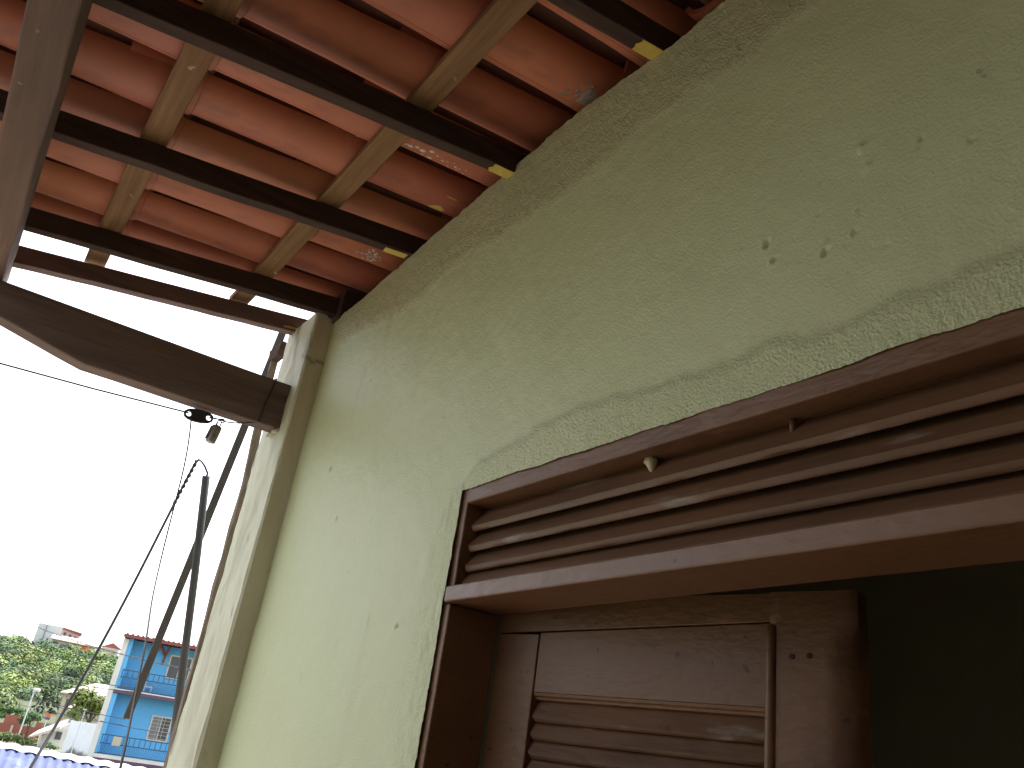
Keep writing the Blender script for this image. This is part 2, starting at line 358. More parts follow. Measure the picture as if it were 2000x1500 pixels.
# the room behind the doorway, the verandah floor and unseen walls added to dim the passage
rm = MB()
x0, x1, y0, y1, z0, z1 = -3.1*S, 1.55, .972, 2.30, 0.0, EYE+1.5*S
rm.box(x0-.1, x0, y0, y1, 0, EYE+1.9*S); rm.box(x1, x1+.1, y0, y1, 0, EYE+1.9*S); rm.box(x0-.1, x1+.1, y1, y1+.1, 0, EYE+2.2*S)
lab(rm.build('room_walls', M['room']), kind='structure')
nb_ = MB(); nb_.box(-1.50, 4.0, -1.15, -1.0, EYE+GZ-.1, 3.9)  # unseen wall, added to keep sky light off the house wall
o = nb_.build('light_block_wall', M['blockwall']); lab(o, 'unseen tall grey wall added along the passage to block sky light', 'wall')
ew = MB(); ew.box(1.56, 1.70, -1.0, .80, 0, 3.25)  # unseen wall, added so the near end falls dark
o = ew.build('light_block_end', M['blockwall']); lab(o, 'unseen grey wall added at the near end to darken the passage', 'wall')
fl = MB(); fl.box(-3.6*S, 3.2, -1.0, 3.4, EYE+GZ-.05, 0)
lab(fl.build('verandah_floor', M['floor']), kind='structure')

# ================================================================== ROOF
ra = math.atan(TA)
roof = empty('tiled_roof', U(-1.0, 1.0, 1.62), 'lean-to roof of red clay tiles on dark rafters, seen from below', 'roof')
RX = [-3.08, -2.43, -1.795, -1.165, -.53, .11, .75, 1.39, 1.95]
def rafter(x, wd, y0, y1, hh, name='rafter', drop=(0, 0)):
    b = MB(); ny = 26; vs = []
    for i in range(ny+1):
        y = y0+(y1-y0)*i/ny
        j = .004*fbm(Vector((x*7, y*2.1, 0)), 2); k = .004*fbm(Vector((x*7, y*2.1, 5)), 2)
        e = .0025*fbm(Vector((x*3, y*11, 7)), 2)
        for (dx, dh) in ((0,0),(-wd,0),(-wd,hh),(0,hh)):
            vs.append(U(x+dx+j, y, roofz(y, dh+k*(dh == 0)+e*(dh == 0))-drop[0]+drop[1]*y))
    fs = [(0,1,2,3), tuple(ny*4+q for q in (3,2,1,0))]
    for i in range(ny):
        for q in range(4): fs.append((i*4+q, i*4+(q+1)%4, (i+1)*4+(q+1)%4, (i+1)*4+q))
    b.add(vs, fs); return b.build(name, M['rafter'], roof, bevel=.003)
rafs = [rafter(x, .045, -.72, 2.9, .0775) for x in RX]
r4 = rafter(-3.345, .05, -.72, .968, .0725, drop=(.024, .018)); r4.data.materials[0] = M['bracket']
BY = [(-.505,-.430), (.060,.136), (.625,.702), (1.19,1.265), (1.755,1.83), (2.32,2.395)]
def batten(y0, y1):
    b = MB(); nx = 60; vs = []; xa, xb = (-3.41, 2.1) if y0 < .9 else (-3.13, 2.1)
    for i in range(nx+1):
        x = xa+(xb-xa)*i/nx
        j = .004*fbm(Vector((x*1.7, y0*9, 0)), 2); k = .0015*fbm(Vector((x*6, y0*9, 3)), 2)
        for (y, dh) in ((y0,.078),(y1,.078),(y1,.104),(y0,.104)): vs.append(U(x, y+j+k, roofz(y, dh)))
    fs = [(0,1,2,3), tuple(nx*4+q for q in (3,2,1,0))]
    for i in range(nx):
        for q in range(4): fs.append((i*4+q, i*4+(q+1)%4, (i+1)*4+(q+1)%4, (i+1)*4+q))
    b.add(vs, fs); return b.build('batten', M['batten'], roof, bevel=.002)
bats = [batten(*b) for b in BY]

# one clay tile: tapered half pipe, thick collar at its lower end, moulding seam and a peg
PITCH, TW, TD, TH = .2475, .1015, .060, .013
TLEN = .715
STN = [(0,1.05),(.200,1.07),(.206,.945),(.45,.97),(TLEN,1.10)]     # along the slope: (distance, width factor)
NT = 18
def tile_prof(tt, sc_, off):
    a = tt*R(82)
    rr = 1 + off/TW
    x = TW*sc_*math.sin(a)/math.sin(R(82))*rr
    z = TD*sc_*(1-math.cos(a))/(1-math.cos(R(82))) - off*math.cos(a) - (sc_-1)*.03
    return x, z
def tile_mesh():
    vs = []; fs = []
    ts = sorted([-1+2*i/NT for i in range(NT+1)]+[-.345,-.335,-.325])
    n_ = len(ts)
    for (yy, sc_) in STN:
        for off in (0, -TH):
            for q in ts:
                x, z = tile_prof(q, sc_, off)
                if off == 0 and abs(q+.335) < 1e-6: z += .005
                z += .026*(1-yy/TLEN)
                vs.append((x*S, yy*S, z*S))
    m_ = 2*n_
    for i in range(len(STN)-1):
        for k in range(n_-1):
            fs.append((i*m_+k, i*m_+k+1, (i+1)*m_+k+1, (i+1)*m_+k))
            fs.append((i*m_+n_+k+1, i*m_+n_+k, (i+1)*m_+n_+k, (i+1)*m_+n_+k+1))
        for k in (0, n_-1):
            fs.append((i*m_+k, (i+1)*m_+k, (i+1)*m_+n_+k, i*m_+n_+k))
    for i in (0, len(STN)-1):
        for k in range(n_-1): fs.append((i*m_+k, i*m_+n_+k, i*m_+n_+k+1, i*m_+k+1))
    b = len(vs)
    px, pz = tile_prof(-.47, 1.025, 0); pz += .026*(1-.18/TLEN)
    for (dx, dy, dz) in ((-.009,-.009,.004),(.009,-.009,0),(.009,.009,0),(-.009,.009,.004)):
        vs.append(((px+dx)*S, (.18+dy)*S, (pz+dz-.004)*S)); 
    for (dx, dy, dz) in ((-.011,-.011,.014),(.011,-.011,.012),(.011,.011,.012),(-.011,.011,.014)):
        vs.append(((px+dx)*S, (.18+dy)*S, (pz+dz)*S))
    fs += [(b,b+1,b+2,b+3),(b,b+4,b+5,b+1),(b+1,b+5,b+6,b+2),(b+2,b+6,b+7,b+3),(b+3,b+7,b+4,b)]
    me = bpy.data.meshes.new('roof_tile'); me.from_pydata(vs, [], fs)
    bm = bmesh.new(); bm.from_mesh(me); bmesh.ops.recalc_face_normals(bm, faces=bm.faces); bm.to_mesh(me); bm.free()
    me.polygons.foreach_set('use_smooth', [True]*len(me.polygons)); me.materials.append(M['tile'])
    try: me.set_sharp_from_angle(angle=R(28))
    except Exception: pass
    return me
TM = tile_mesh()
ROWS = [-1.17, -.60, -.035, .522, 1.087, 1.652, 2.217]     # lower end of each course
ROWS = [y-.0 for y in ROWS]
NCOL = 22
colx = [-3.244+i*PITCH for i in range(NCOL)]
rj = random.Random(3)
TILE = {}
HB = .1055
for r_, yl in enumerate(ROWS):
    if yl < -.8: continue
    for c_ in range(NCOL):
        for cover in (0, 1):
            o = bpy.data.objects.new('roof_tile', TM); COL.objects.link(o); o.parent = roof
            jx, jy, jr = rj.uniform(-.008,.008), rj.uniform(-.012,.012), rj.uniform(-.010,.010)
            if not cover:
                x = colx[c_]+jx; y = yl+jy
                o.location = U(x, y, roofz(y, HB)) - roof.location
                o.rotation_euler = (ra, 0, jr)
                TILE[(c_, r_)] = (x, y, jr)
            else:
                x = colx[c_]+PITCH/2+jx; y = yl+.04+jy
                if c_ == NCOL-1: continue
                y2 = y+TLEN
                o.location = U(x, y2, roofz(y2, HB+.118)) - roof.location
                o.rotation_euler = (math.pi+ra, 0, jr); o.material_slots[0].link = 'OBJECT'; o.material_slots[0].material = M['shadetile']

b = MB(); b.hexa([U(-3.22,.99,1.585),U(-3.03,.99,1.585),U(-3.03,1.2,1.585),U(-3.22,1.2,1.585),U(-3.22,.99,1.72),U(-3.03,.99,1.72),U(-3.03,1.2,1.74),U(-3.22,1.2,1.74)]); b.build('packing_block', M['rafter'], roof)
# eave beam
eb = MB(); nx = 50; vs = []
for i in range(nx+1):
    x = -3.56+(2.1+3.56)*i/nx
    for (y, z) in ((-.15,1.302),(-.248,1.302),(-.248,roofz(-.248)-.001),(-.15,roofz(-.15)-.001)):
        e = .0035*fbm(Vector((x*3, y*9, z)), 3)*(z < 1.31)
        vs.append(U(x, y+e, z+e))
fs = [(0,1,2,3), tuple(nx*4+q for q in (3,2,1,0))]
for i in range(nx):
    for q in range(4): fs.append((i*4+q, i*4+(q+1)%4, (i+1)*4+(q+1)%4, (i+1)*4+q))
eb.add(vs, fs)
o = eb.build('eave_beam', M['beam'], bevel=.005)
lab(o, 'thick brown beam carrying the outer ends of the rafters', 'beam')
# bracket beam
pts = [(1.0,1.108),(.6,1.106),(.30,1.107),(.182,1.106),(.10,1.122),(-.114,1.172),(-.30,1.215),(-.42,1.243),(-.42,1.298),(-.114,1.300),(.3,1.300),(.7,1.301),(1.0,1.302)]
bk = MB(); bk.prism([U(-3.2, y, z+.002*fbm(Vector((y*9, z*9, 0)), 2)) for y, z in pts], (-.088*S, 0, 0))
o = bk.build('bracket_beam', M['bracket'], bevel=.005)
lab(o, 'dark wooden bracket beam with tapered end, set in the pilaster top', 'beam')
# mortar round its foot
mo = MB()
for k in range(9):
    a = k/8; cx, cz = -3.2-.088*a, 1.100+.004*random.uniform(-1, 1)
    mo.tube([U(cx-.006, .905+random.uniform(-.006,.004), cz-.006), U(cx, .925, cz+.004)], [.004, .010], 6)
mo.build('mortar_bead', M['pilaster'], wallr, smooth=True)

# ================================================================== DOOR FRAME with louvred transom
dfr = empty('louvred_doorway', U(-.88, 1.07, FLOORZ), 'brown gloss painted doorway surround with louvred transom in the green wall', 'doorway')
XL, XR = -1.763, -.02
YF, YB = 1.004, 1.146
def ubox(b, x0, x1, y0, y1, z0, z1): 
    b.hexa([U(x0,y0,z0),U(x1,y0,z0),U(x1,y1,z0),U(x0,y1,z0),U(x0,y0,z1),U(x1,y0,z1),U(x1,y1,z1),U(x0,y1,z1)]); return b
def wavy_bar(x0, x1, y0, y1, z0, z1, axis, n_, amp, seed):
    """a long board with slightly uneven arrises"""
    b = MB(); vs = []
    for i in range(n_+1):
        q = i/n_
        for k in range(4):
            e = amp*fbm(Vector((q*n_*.35, seed+k*3.1, 0)), 3)
            if axis == 'x':
                y, z = ((y0,z0),(y1,z0),(y1,z1),(y0,z1))[k]; vs.append(U(x0+(x1-x0)*q, y+e, z+e*.8))
            else:
                x, y = ((x0,y0),(x1,y0),(x1,y1),(x0,y1))[k]; vs.append(U(x+e*.8, y+e, z0+(z1-z0)*q))
    fs = [(0,1,2,3), tuple(n_*4+q for q in (3,2,1,0))]
    for i in range(n_):
        for q in range(4): fs.append((i*4+q, i*4+(q+1)%4, (i+1)*4+(q+1)%4, (i+1)*4+q))
    b.add(vs, fs); return b
wavy_bar(-1.812, XL, YF, YB, FLOORZ, .3395, 'z', 40, .0012, 1).build('jamb', M['brown'], dfr, bevel=.003)
wavy_bar(-1.812, XL, YF+.002, YB, .3795, .640, 'z', 12, .0012, 2).build('jamb', M['brown'], dfr, bevel=.003)
wavy_bar(XR, XR+.045, YF, YB, FLOORZ, .640, 'z', 40, .0012, 3).build('jamb', M['brown'], dfr, bevel=.003)
wavy_bar(-1.775, XR-.001, .992, YB-.001, .341, .378, 'x', 60, .0012, 4).build('lintel', M['brown'], dfr, bevel=.003)
wavy_bar(XL+.001, XR-.001, YF-.002, YB-.002, .583, .640, 'x', 60, .0014, 5).build('head', M['brown'], dfr, bevel=.003)
def slat(x0, x1, zf, yf, rise, depth, th, n_, seed, M_, parent, name='slat', xf=None):
    """louvre board: rounded low front edge, leaning back and up"""
    b = MB(); vs = []
    L_ = math.hypot(rise, depth); ty, tz = depth/L_, rise/L_; ny, nz = -tz, ty      # outward-up normal
    prof = [(0,-th*.25),(-th*.28,0),(-th*.30,th*.45),(0,th*.95),(th*.6,th),(L_,th),(L_,0),(th*.4,-th*.30)]
    sts = [x0, x0+.010]+[x0+(x1-x0)*i/n_ for i in range(1, n_)]+[x1-.010, x1]
    n_ = len(sts)-1
    for i in range(n_+1):
        x = sts[i]
        for k, (a, c_) in enumerate(prof):
            e = .0006*fbm(Vector((x*9, seed+k*2.0, 0)), 3)
            if i in (0, n_) and k in (0,1,2,3): a = a+th*.8
            y = yf + a*ty + (c_)*ny + e; z = zf + a*tz + (c_)*nz + e
            vs.append(xf(x, y, z) if xf else U(x, y, z))
    m_ = len(prof); fs = [tuple(range(m_)), tuple(n_*m_+q for q in range(m_))[::-1]]
    for i in range(n_):
        for q in range(m_): fs.append((i*m_+q, i*m_+(q+1)%m_, (i+1)*m_+(q+1)%m_, (i+1)*m_+q))
    b.add(vs, fs)
    o = b.build(name, M_, parent, smooth=True)
    try: o.data.set_sharp_from_angle(angle=R(40))
    except Exception: pass
    return o
for k, zf in enumerate((.519, .469, .420, .381)):
    slat(XL+.004, XR-.004, zf, 1.030, .074, .060, .0135, 60, 10+k*5, M['slat'], dfr)
bk = MB(); ubox(bk, XL+.001, XR-.001, 1.135, 1.143, .3785, .5825); bk.build('transom_back', M['room'], dfr)
# dried drip and peg under the head
b = MB(); b.tube([U(-1.155,1.045,.584), U(-1.153,1.044,.572), U(-1.150,1.043,.560), U(-1.148,1.043,.551)], [.013*S,.012*S,.007*S,.002*S], 8)
b.tube([U(-1.166,1.041,.577), U(-1.146,1.038,.574)], [.006*S,.005*S], 6)
b.build('paint_drip', M['cream'], dfr, smooth=True)
b = MB(); b.tube([U(-.83,1.05,.585), U(-.83,1.05,.556)], [.007*S,.005*S], 8); b.build('peg', M['slat'], dfr, smooth=True)

# ------------------------------------------------------------------ door leaf, ajar inwards
HX, HY, ANG = -1.766, 1.152, R(13)
leaf = empty('door_leaf', U(HX, HY, FLOORZ), 'brown louvred wooden door leaf standing ajar, pushed inwards', 'door')
ca, sa = math.cos(ANG), math.sin(ANG)
def DL(s, t_, z): return U(HX + s*ca - t_*sa, HY + s*sa + t_*ca, z)     # s across, t_ into the room
def dbox(b, s0, s1, t0, t1, z0, z1):
    b.hexa([DL(s0,t0,z0),DL(s1,t0,z0),DL(s1,t1,z0),DL(s0,t1,z0),DL(s0,t0,z1),DL(s1,t0,z1),DL(s1,t1,z1),DL(s0,t1,z1)]); return b
LB = FLOORZ+.012
TT = .038
b = MB(); dbox(b, .002, .128, 0, TT, LB, .300); b.build('stile', M['brown'], leaf, bevel=.002)
# free stile with stopped ovolo mouldings on both arrises
def stile_free():
    b = MB(); vs = []; fs = []
    zs = [LB, -.6, -.2, 0, .1, .2, .262, .282, .296, .306, .318, .330, .345, .380]
    for z in zs:
        kin = ss(.330, .300, z); kout = ss(.345, .285, z)
        prof = [(.700-.004*(1-kin), TT), (.700-.004*(1-kin), .012*kin), (.705, .003*kin), (.712, -.003), (.722, -.003),
                (.800, -.003), (.812, -.003+.0005*kout), (.824+.006*(1-kout), -.003+.003*kout), (.834+.010*(1-kout), -.003+.009*kout), (.846+.010*(1-kout), -.001+.013*kout), (.856+.006*(1-kout), .002+.022*kout), (.864, TT)]
        m_ = len(prof)
        for (s_, t_) in prof: vs.append(DL(s_, t_, z))
    for j in range(len(zs)-1):
        for k in range(m_): fs.append((j*m_+k, j*m_+(k+1)%m_, (j+1)*m_+(k+1)%m_, (j+1)*m_+k))
    fs.append(tuple(range(m_))[::-1]); fs.append(tuple((len(zs)-1)*m_+k for k in range(m_)))
    b.add(vs, fs); o = b.build('stile', M['brown'], leaf, smooth=True)
    try: o.data.set_sharp_from_angle(angle=R(25))
    except Exception: pass
stile_free()
b = MB(); vs = []; zsb = [LB, -1.0, -.3, 0, .1, .2, .26, .29, .305, .314, .320]
for z in zsb:
    k_ = 1 if z < .29 else math.sqrt(max(0, 1-((z-.29)/.0305)**2))
    for a_ in range(9): vs.append(DL(.7005-.0105*math.cos(math.pi*a_/8), .001-.0125*k_*math.sin(math.pi*a_/8), z))
fs = [(j_*9+a_, j_*9+a_+1, (j_+1)*9+a_+1, (j_+1)*9+a_) for j_ in range(len(zsb)-1) for a_ in range(8)]
b.add(vs, fs); b.build('bead_moulding', M['brown'], leaf, smooth=True)
b = MB(); b.hexa([DL(.002,.001,.3015),DL(.698,.001,.3255),DL(.698,TT,.3255),DL(.002,TT,.3015),DL(.002,.001,.380),DL(.698,.001,.380),DL(.698,TT,.380),DL(.002,TT,.380)])
b.build('top_board', M['brown'], leaf, bevel=.0015)
b = MB(); b.hexa([DL(.1285,.004,.1725),DL(.6955,.004,.1725),DL(.6955,TT,.1725),DL(.1285,TT,.1725),DL(.1285,.004,.3035),DL(.6955,.004,.3235),DL(.6955,TT,.3235),DL(.1285,TT,.3035)])
b.build('top_rail', M['brown'], leaf, bevel=.0015)
# moulded lip under the rail
b = MB(); pr = [(.004,.172),(.006,.166),(.011,.163),(.013,.158),(.020,.157),(TT,.157),(TT,.172)]
b.prism([DL(.1285, t_, z) for t_, z in pr], DL(.6955,0,0)-DL(.1285,0,0)); b.build('rail_moulding', M['brown'], leaf, bevel=.001)
b = MB(); dbox(b, .1285, .6955, .004, TT, LB, LB+.32); b.build('bottom_rail', M['brown'], leaf, bevel=.002)
zf = .113; k = 0
while zf > LB+.33:
    slat(.131, .693, zf, .012, .042, .022, .010, 10, 40+k*3, M['slat'], leaf, xf=lambda x, y, z: DL(x, y, z)); zf -= .0370; k += 1
b = MB(); dbox(b, .1285, .6955, TT+.001, TT+.006, LB, .30); b.build('back_panel', M['room'], leaf)
b = MB()
for (s_, z_) in ((.742,.262),(.775,.264)): b.tube([DL(s_,-.006,z_), DL(s_,.002,z_)], .005*S, 8)
b.build('screw_plug', M['rafter'], leaf)
# second leaf, folded back into the room out of the picture
leaf2 = empty('door_leaf', U(-.02, 1.16, FLOORZ), 'plain brown door leaf folded back inside the dark room', 'door')
b = MB(); b.hexa([U(-.05,1.17,LB),U(-.01,1.17,LB),U(.04,1.98,LB),U(0,1.98,LB),U(-.05,1.17,.375),U(-.01,1.17,.375),U(.04,1.98,.375),U(0,1.98,.375)]); b.build('panel', M['brown'], leaf2, bevel=.002)

# ================================================================== PAINT AND MORTAR MARKS
def blob(cx, cy, rx, ry, n_, seed, jagg=.35):
    rn = random.Random(seed); ph = rn.uniform(0, 9)
    return [(cx+rx*math.cos(a)*(1+jagg*fbm(Vector((math.cos(a)*1.7+ph, math.sin(a)*1.7, seed)), 3)), cy+ry*math.sin(a)*(1+jagg*fbm(Vector((math.cos(a)*1.7+ph, math.sin(a)*1.7, seed)), 3))) for a in [2*math.pi*i/n_ for i in range(n_)]]
def patch_on_rafter(raf, xr, x0, x1, y0, y1, seed):
    b = MB(); nx_, ny_ = 8, 8; vs = []
    for i in range(nx_+1):
        x = x0+(x1-x0)*i/nx_
        a0 = y0+.010*fbm(Vector((x*60, seed, 0)), 3); a1 = y1
        for k in range(ny_+1):
            y = a0+(a1-a0)*k/ny_
            hh = .004*fbm(Vector((xr*7, y*2.1, 5)), 2)+.0025*fbm(Vector((xr*3, y*11, 7)), 2)
            vs.append(U(x, y, roofz(y, hh-.0022)))
    b.add(vs, [(i*(ny_+1)+k, (i+1)*(ny_+1)+k, (i+1)*(ny_+1)+k+1, i*(ny_+1)+k+1) for i in range(nx_) for k in range(ny_)])
    b.build('paint_patch', M['yellow'], raf, fix=False)
patch_on_rafter(rafs[2], -1.795, -1.838, -1.797, .930, 1.0, 1)
patch_on_rafter(rafs[1], -2.43, -2.473, -2.440, .90, .985, 2)
patch_on_rafter(rafs[3], -1.165, -1.208, -1.167, .93, 1.0, 3)
b = MB(); b.prism([U(-3.344,y,z) for y, z in ((.86,1.603),(.93,1.612),(.94,1.622),(.87,1.611))], (.002,0,0)); b.build('paint_patch', M['yellow'], r4)
def tile_surf(x, y):
    """height of the underside of the channel tile above (x, y), wall-distance units"""
    best = None
    for r_, yl in enumerate(ROWS):
        for c_ in range(NCOL):
            if (c_, r_) not in TILE: continue
            tx, ty, jr = TILE[(c_, r_)]
            yy = (y-ty)/math.cos(ra); xx = x-tx+yy*jr
            if not 0 <= yy <= TLEN or abs(xx) > TW*.97: continue
            sc_ = 1
            for (a0, s0), (a1, s1) in zip(STN, STN[1:]):
                if a0 <= yy <= a1: sc_ = s0+(s1-s0)*(yy-a0)/(a1-a0)
            a = math.asin(max(-1, min(1, xx/(TW*sc_)*math.sin(R(82)))))
            z = TD*sc_*(1-math.cos(a))/(1-math.cos(R(82)))-(sc_-1)*.03+.026*(1-yy/TLEN)
            zz = roofz(ty, HB)+yy*math.sin(ra)+z*math.cos(ra)
            if best is None or zz < best: best = zz
    return best
def mark(name, poly, matl, off=.0022):
    cx = sum(p_[0] for p_ in poly)/len(poly); cy = sum(p_[1] for p_ in poly)/len(poly)
    ring = []
    for f_ in (0, .5, 1):
        for (x, y) in (poly if f_ else [(cx, cy)]):
            X, Y = cx+(x-cx)*f_, cy+(y-cy)*f_
            z = tile_surf(X, Y)
            if z is None: return
            ring.append(U(X, Y, z-off*(1 if f_ < 1 else .3)))
    n_ = len(poly); fs = [(0, 1+i, 1+(i+1)%n_) for i in range(n_)]+[(1+i, 1+n_+i, 1+n_+(i+1)%n_, 1+(i+1)%n_) for i in range(n_)]
    b = MB(); b.add(ring, fs); b.build(name, matl, roof, fix=False)
mark('paint_splash', blob(-2.283, .985, .022, .024, 20, 5, .7), M['yellow'])
mark('paint_splash', blob(-2.20, 1.0, .004, .022, 10, 6, .4), M['yellow'])
rn = random.Random(11)
for (x, y, r0) in ((-2.030,.735,.007),(-2.034,.75,.009),(-2.026,.768,.007),(-2.028,.790,.010),(-2.050,.80,.005),(-2.012,.815,.008),(-2.052,.828,.009),(-2.02,.84,.004),(-2.035,.865,.005),(-2.028,.88,.004),
                   (-2.052,.895,.004),(-2.035,.915,.005),(-2.046,.925,.004),(-2.040,.93,.0035),(-2.03,.95,.0035),(-2.055,.955,.004),(-2.04,.97,.003),(-2.02,.90,.003),(-2.10,.60,.006),(-2.11,.59,.004)):
    mark('paint_drop', blob(x+rn.uniform(-.004,.004), y, r0*.9, r0, 10, int(x*1e4)), M['white_paint'])
for k in range(40):
    mark('paint_drop', blob(-2.735+rn.gauss(0,.020), .955+rn.gauss(0,.022), rn.uniform(.0025,.006), rn.uniform(.002,.008), 9, 50+k, .4), M['white_paint'])
for k in range(26):
    mark('paint_drop', blob(-1.52+rn.gauss(0,.035), 1.0+rn.gauss(0,.03), rn.uniform(.002,.006), rn.uniform(.002,.006), 9, 90+k, .4), M['smear'])
mark('mortar_smear', blob(-1.515, 1.03, .030, .026, 24, 33, .45), M['smear'])
for k in range(6): mark('paint_drop', blob(-1.405+rn.gauss(0,.012), .97+rn.gauss(0,.03), .0025, rn.uniform(.003,.010), 8, 120+k, .6), M['white_paint'])

# ================================================================== POSTS, PIPES AND WIRES AT THE END OF THE WALL
wp = MB(); vs = []; nz = 60
for i in range(nz+1):
    z = FLOORZ+(1.60-FLOORZ)*i/nz
    hw = .016
    for (dx, dy) in ((hw,-.016),(-hw,-.016),(-hw,.016),(hw,.016)):
        e = .005*fbm(Vector((dx*30, dy*30, z*6)), 4)
        vs.append(U(-3.61+dx+e, .936+.026*ss(1.5,.9,z)+.008*ss(.9,-.2,z)+dy+e, z))
fs = [(0,1,2,3), tuple(nz*4+q for q in (3,2,1,0))]
for i in range(nz):
    for q in range(4): fs.append((i*4+q, i*4+(q+1)%4, (i+1)*4+(q+1)%4, (i+1)*4+q))
wp.add(vs, fs)
o = wp.build('weathered_post', M['weathered'], smooth=False); lab(o, 'thin weathered wooden post standing just outside the pilaster', 'post')
b = MB(); b.hexa([U(-3.52,.915,1.545),U(-3.52,.95,1.545),U(-3.625,.95,1.545),U(-3.625,.915,1.545),U(-3.46,.905,1.592),U(-3.46,.95,1.592),U(-3.625,.95,1.592),U(-3.625,.905,1.592)])
b.build('post_cleat', M['rafter'], o)
la = MB(); la.bar((-3.235,.840,3.34), (-4.048,.865,1.789), .012, .030, upv=(0,1,0))
o = la.build('leaning_lath', M['lath'], bevel=.001); lab(o, 'long thin grey wooden lath slanting down outside, its lower end free', 'lath')
ms = empty('service_mast', (-3.7,.97,EYE+GZ), 'dark leaning service pipe with peeling paint beside the pilaster', 'pipe')
b = MB(); b.tube([(-3.334,.732,2.678), (-3.46,.826,2.33), (-3.635,.946,1.87), (-3.70,.99,1.70)], [.0150,.0150,.0155,.0155], 14, cap=True); b.build('pipe', M['mast'], ms, smooth=True)
cb = empty('service_cable', (-3.36,.69,2.70), 'twisted service cable running down left from the top of the pipe', 'cable')
b = MB(); b.tube([(-3.335,.735,2.66),(-3.332,.733,2.69),(-3.329,.715,2.712),(-3.336,.700,2.728),(-3.352,.690,2.737),(-3.366,.686,2.722)], .0042, 8); b.build('lead_in', M['cable'], cb, smooth=True)
P0, P1 = Vector((-3.359,.687,2.735)), Vector((-3.476,.680,2.593))
b = MB(); b2_ = MB()
for ph, bb in ((0, b), (math.pi, b2_)):
    pts = []
    for i in range(70):
        q = i/69; c_ = P0.lerp(P1, q*1.12); a = q*26+ph
        pts.append(c_+Vector((.0025*math.cos(a), .0035*math.cos(a), .0035*math.sin(a))))
    bb.tube(pts, .0042, 6)
b.build('strand', M['cable'], cb, smooth=True); b2_.build('strand', M['lath'], cb, smooth=True)
ct = [Vector(p_) for p_ in ((-3.47,.680,2.60),(-3.62,.676,2.455),(-3.874,.679,2.21),(-3.80,.62,1.99),(-3.531,.545,1.799),(-3.173,.447,1.615),(-3.019,.395,1.48),(-2.7,.30,1.1))]
ct = [Vector((-3.47,.680,2.60)).lerp(Vector((-3.40,.44,1.37)), 0)]+[]
def ray_pt(q):      # gentle sag from the mast head towards the street
    a = Vector((-3.470,.680,2.600)); c_ = Vector((-3.32,.470,1.52)); m_ = Vector((-3.62,.625,2.05))
    return a*(1-q)**2+m_*2*q*(1-q)+c_*q*q
A0 = [Vector((-3.470,.680,2.600)), Vector((-3.563,.6245,2.177)), Vector((-3.531,.545,1.799)), Vector((-3.416,.4807,1.601)), Vector((-3.30,.42,1.40))]
def catmull(P, n_):
    P = [P[0]*2-P[1]]+P+[P[-1]*2-P[-2]]; out = []
    for i in range(1, len(P)-2):
        for k in range(n_):
            q = k/n_; a, b_, c_, d_ = P[i-1], P[i], P[i+1], P[i+2]
            out.append(.5*((2*b_)+(c_-a)*q+(2*a-5*b_+4*c_-d_)*q*q+(3*b_-a-3*c_+d_)*q**3))
    out.append(P[-2]); return out
b = MB(); b.tube(catmull(A0, 10), .0052, 8); b.build('drop_cable', M['cable'], cb, smooth=True)
# stay wire, strain plate, clamp
XW = -2.665
o = MB().tube([(XW+.35,-2.6,2.60),(XW,-.048,2.643),(XW,.20,2.657),(XW,.478,2.678)], .0027, 6).build('stay_wire', M['cable'], smooth=True)
lab(o, 'thin taut wire running left from the black strain plate', 'wire')
pl_ = []; cy, cz = .510, 2.6795; ang = R(6)
out = [(-.046,.0),(-.043,.010),(-.032,.017),(-.010,.021),(.012,.021),(.032,.017),(.043,.010),(.046,0),(.043,-.010),(.032,-.017),(.010,-.021),(-.012,-.021),(-.032,-.017),(-.043,-.010)]
bm = bmesh.new()
def ring(pts): 
    vs_ = [bm.verts.new(p_) for p_ in pts]
    return [bm.edges.new((vs_[i], vs_[(i+1)%len(vs_)])) for i in range(len(vs_))]
def PT(a, b_): return Vector((XW, cy+a*math.cos(ang)-b_*math.sin(ang), cz+a*math.sin(ang)+b_*math.cos(ang)))
ed = ring([PT(a, b_) for a, b_ in out])
for hx in (-.031, .031): ed += ring([PT(hx+.0085*math.cos(k*math.pi/6), .0085*math.sin(k*math.pi/6)) for k in range(12)])
bmesh.ops.triangle_fill(bm, use_beauty=True, use_dissolve=False, edges=ed)
ex = bmesh.ops.extrude_face_region(bm, geom=list(bm.faces))
bmesh.ops.translate(bm, vec=(-.008,0,0), verts=[v for v in ex['geom'] if isinstance(v, bmesh.types.BMVert)])
bmesh.ops.recalc_face_normals(bm, faces=bm.faces)
me = bpy.data.meshes.new('strain_plate'); bm.to_mesh(me); bm.free(); me.materials.append(M['black'])
o = bpy.data.objects.new('strain_plate', me); COL.objects.link(o); lab(o, 'small black strain plate with two round holes below the bracket', 'plate')
o = MB().tube(catmull([Vector(p_) for p_ in ((XW-.003,.481,2.668),(XW-.004,.494,2.650),(-2.70,.52,2.52),(-2.747,.542,2.306),(-2.60,.525,2.12),(-2.316,.484,1.974),(-2.034,.439,1.829),(-1.74,.386,1.715),(-1.60,.36,1.60))], 8), .0025, 6).build('drop_wire', M['cable'], smooth=True)
lab(o, 'thin black wire hanging down from the black strain plate', 'wire')
tw = MB()
tw.tube([(XW,.541,2.684),(XW-.002,.560,2.689),(XW-.004,.600,2.690),(XW-.01,.640,2.7015),(-2.640,.672,2.7065),(-2.6215,.684,2.712),(-2.6205,.690,2.78),(-2.6205,.702,2.868),(-2.63,.703,2.873),(-2.68,.700,2.874)], .0022, 6)
tw.tube([(XW+.002,.541,2.683),(XW+.004,.565,2.686),(XW+.004,.58,2.692),(XW-.004,.59,2.690)], .0016, 6)
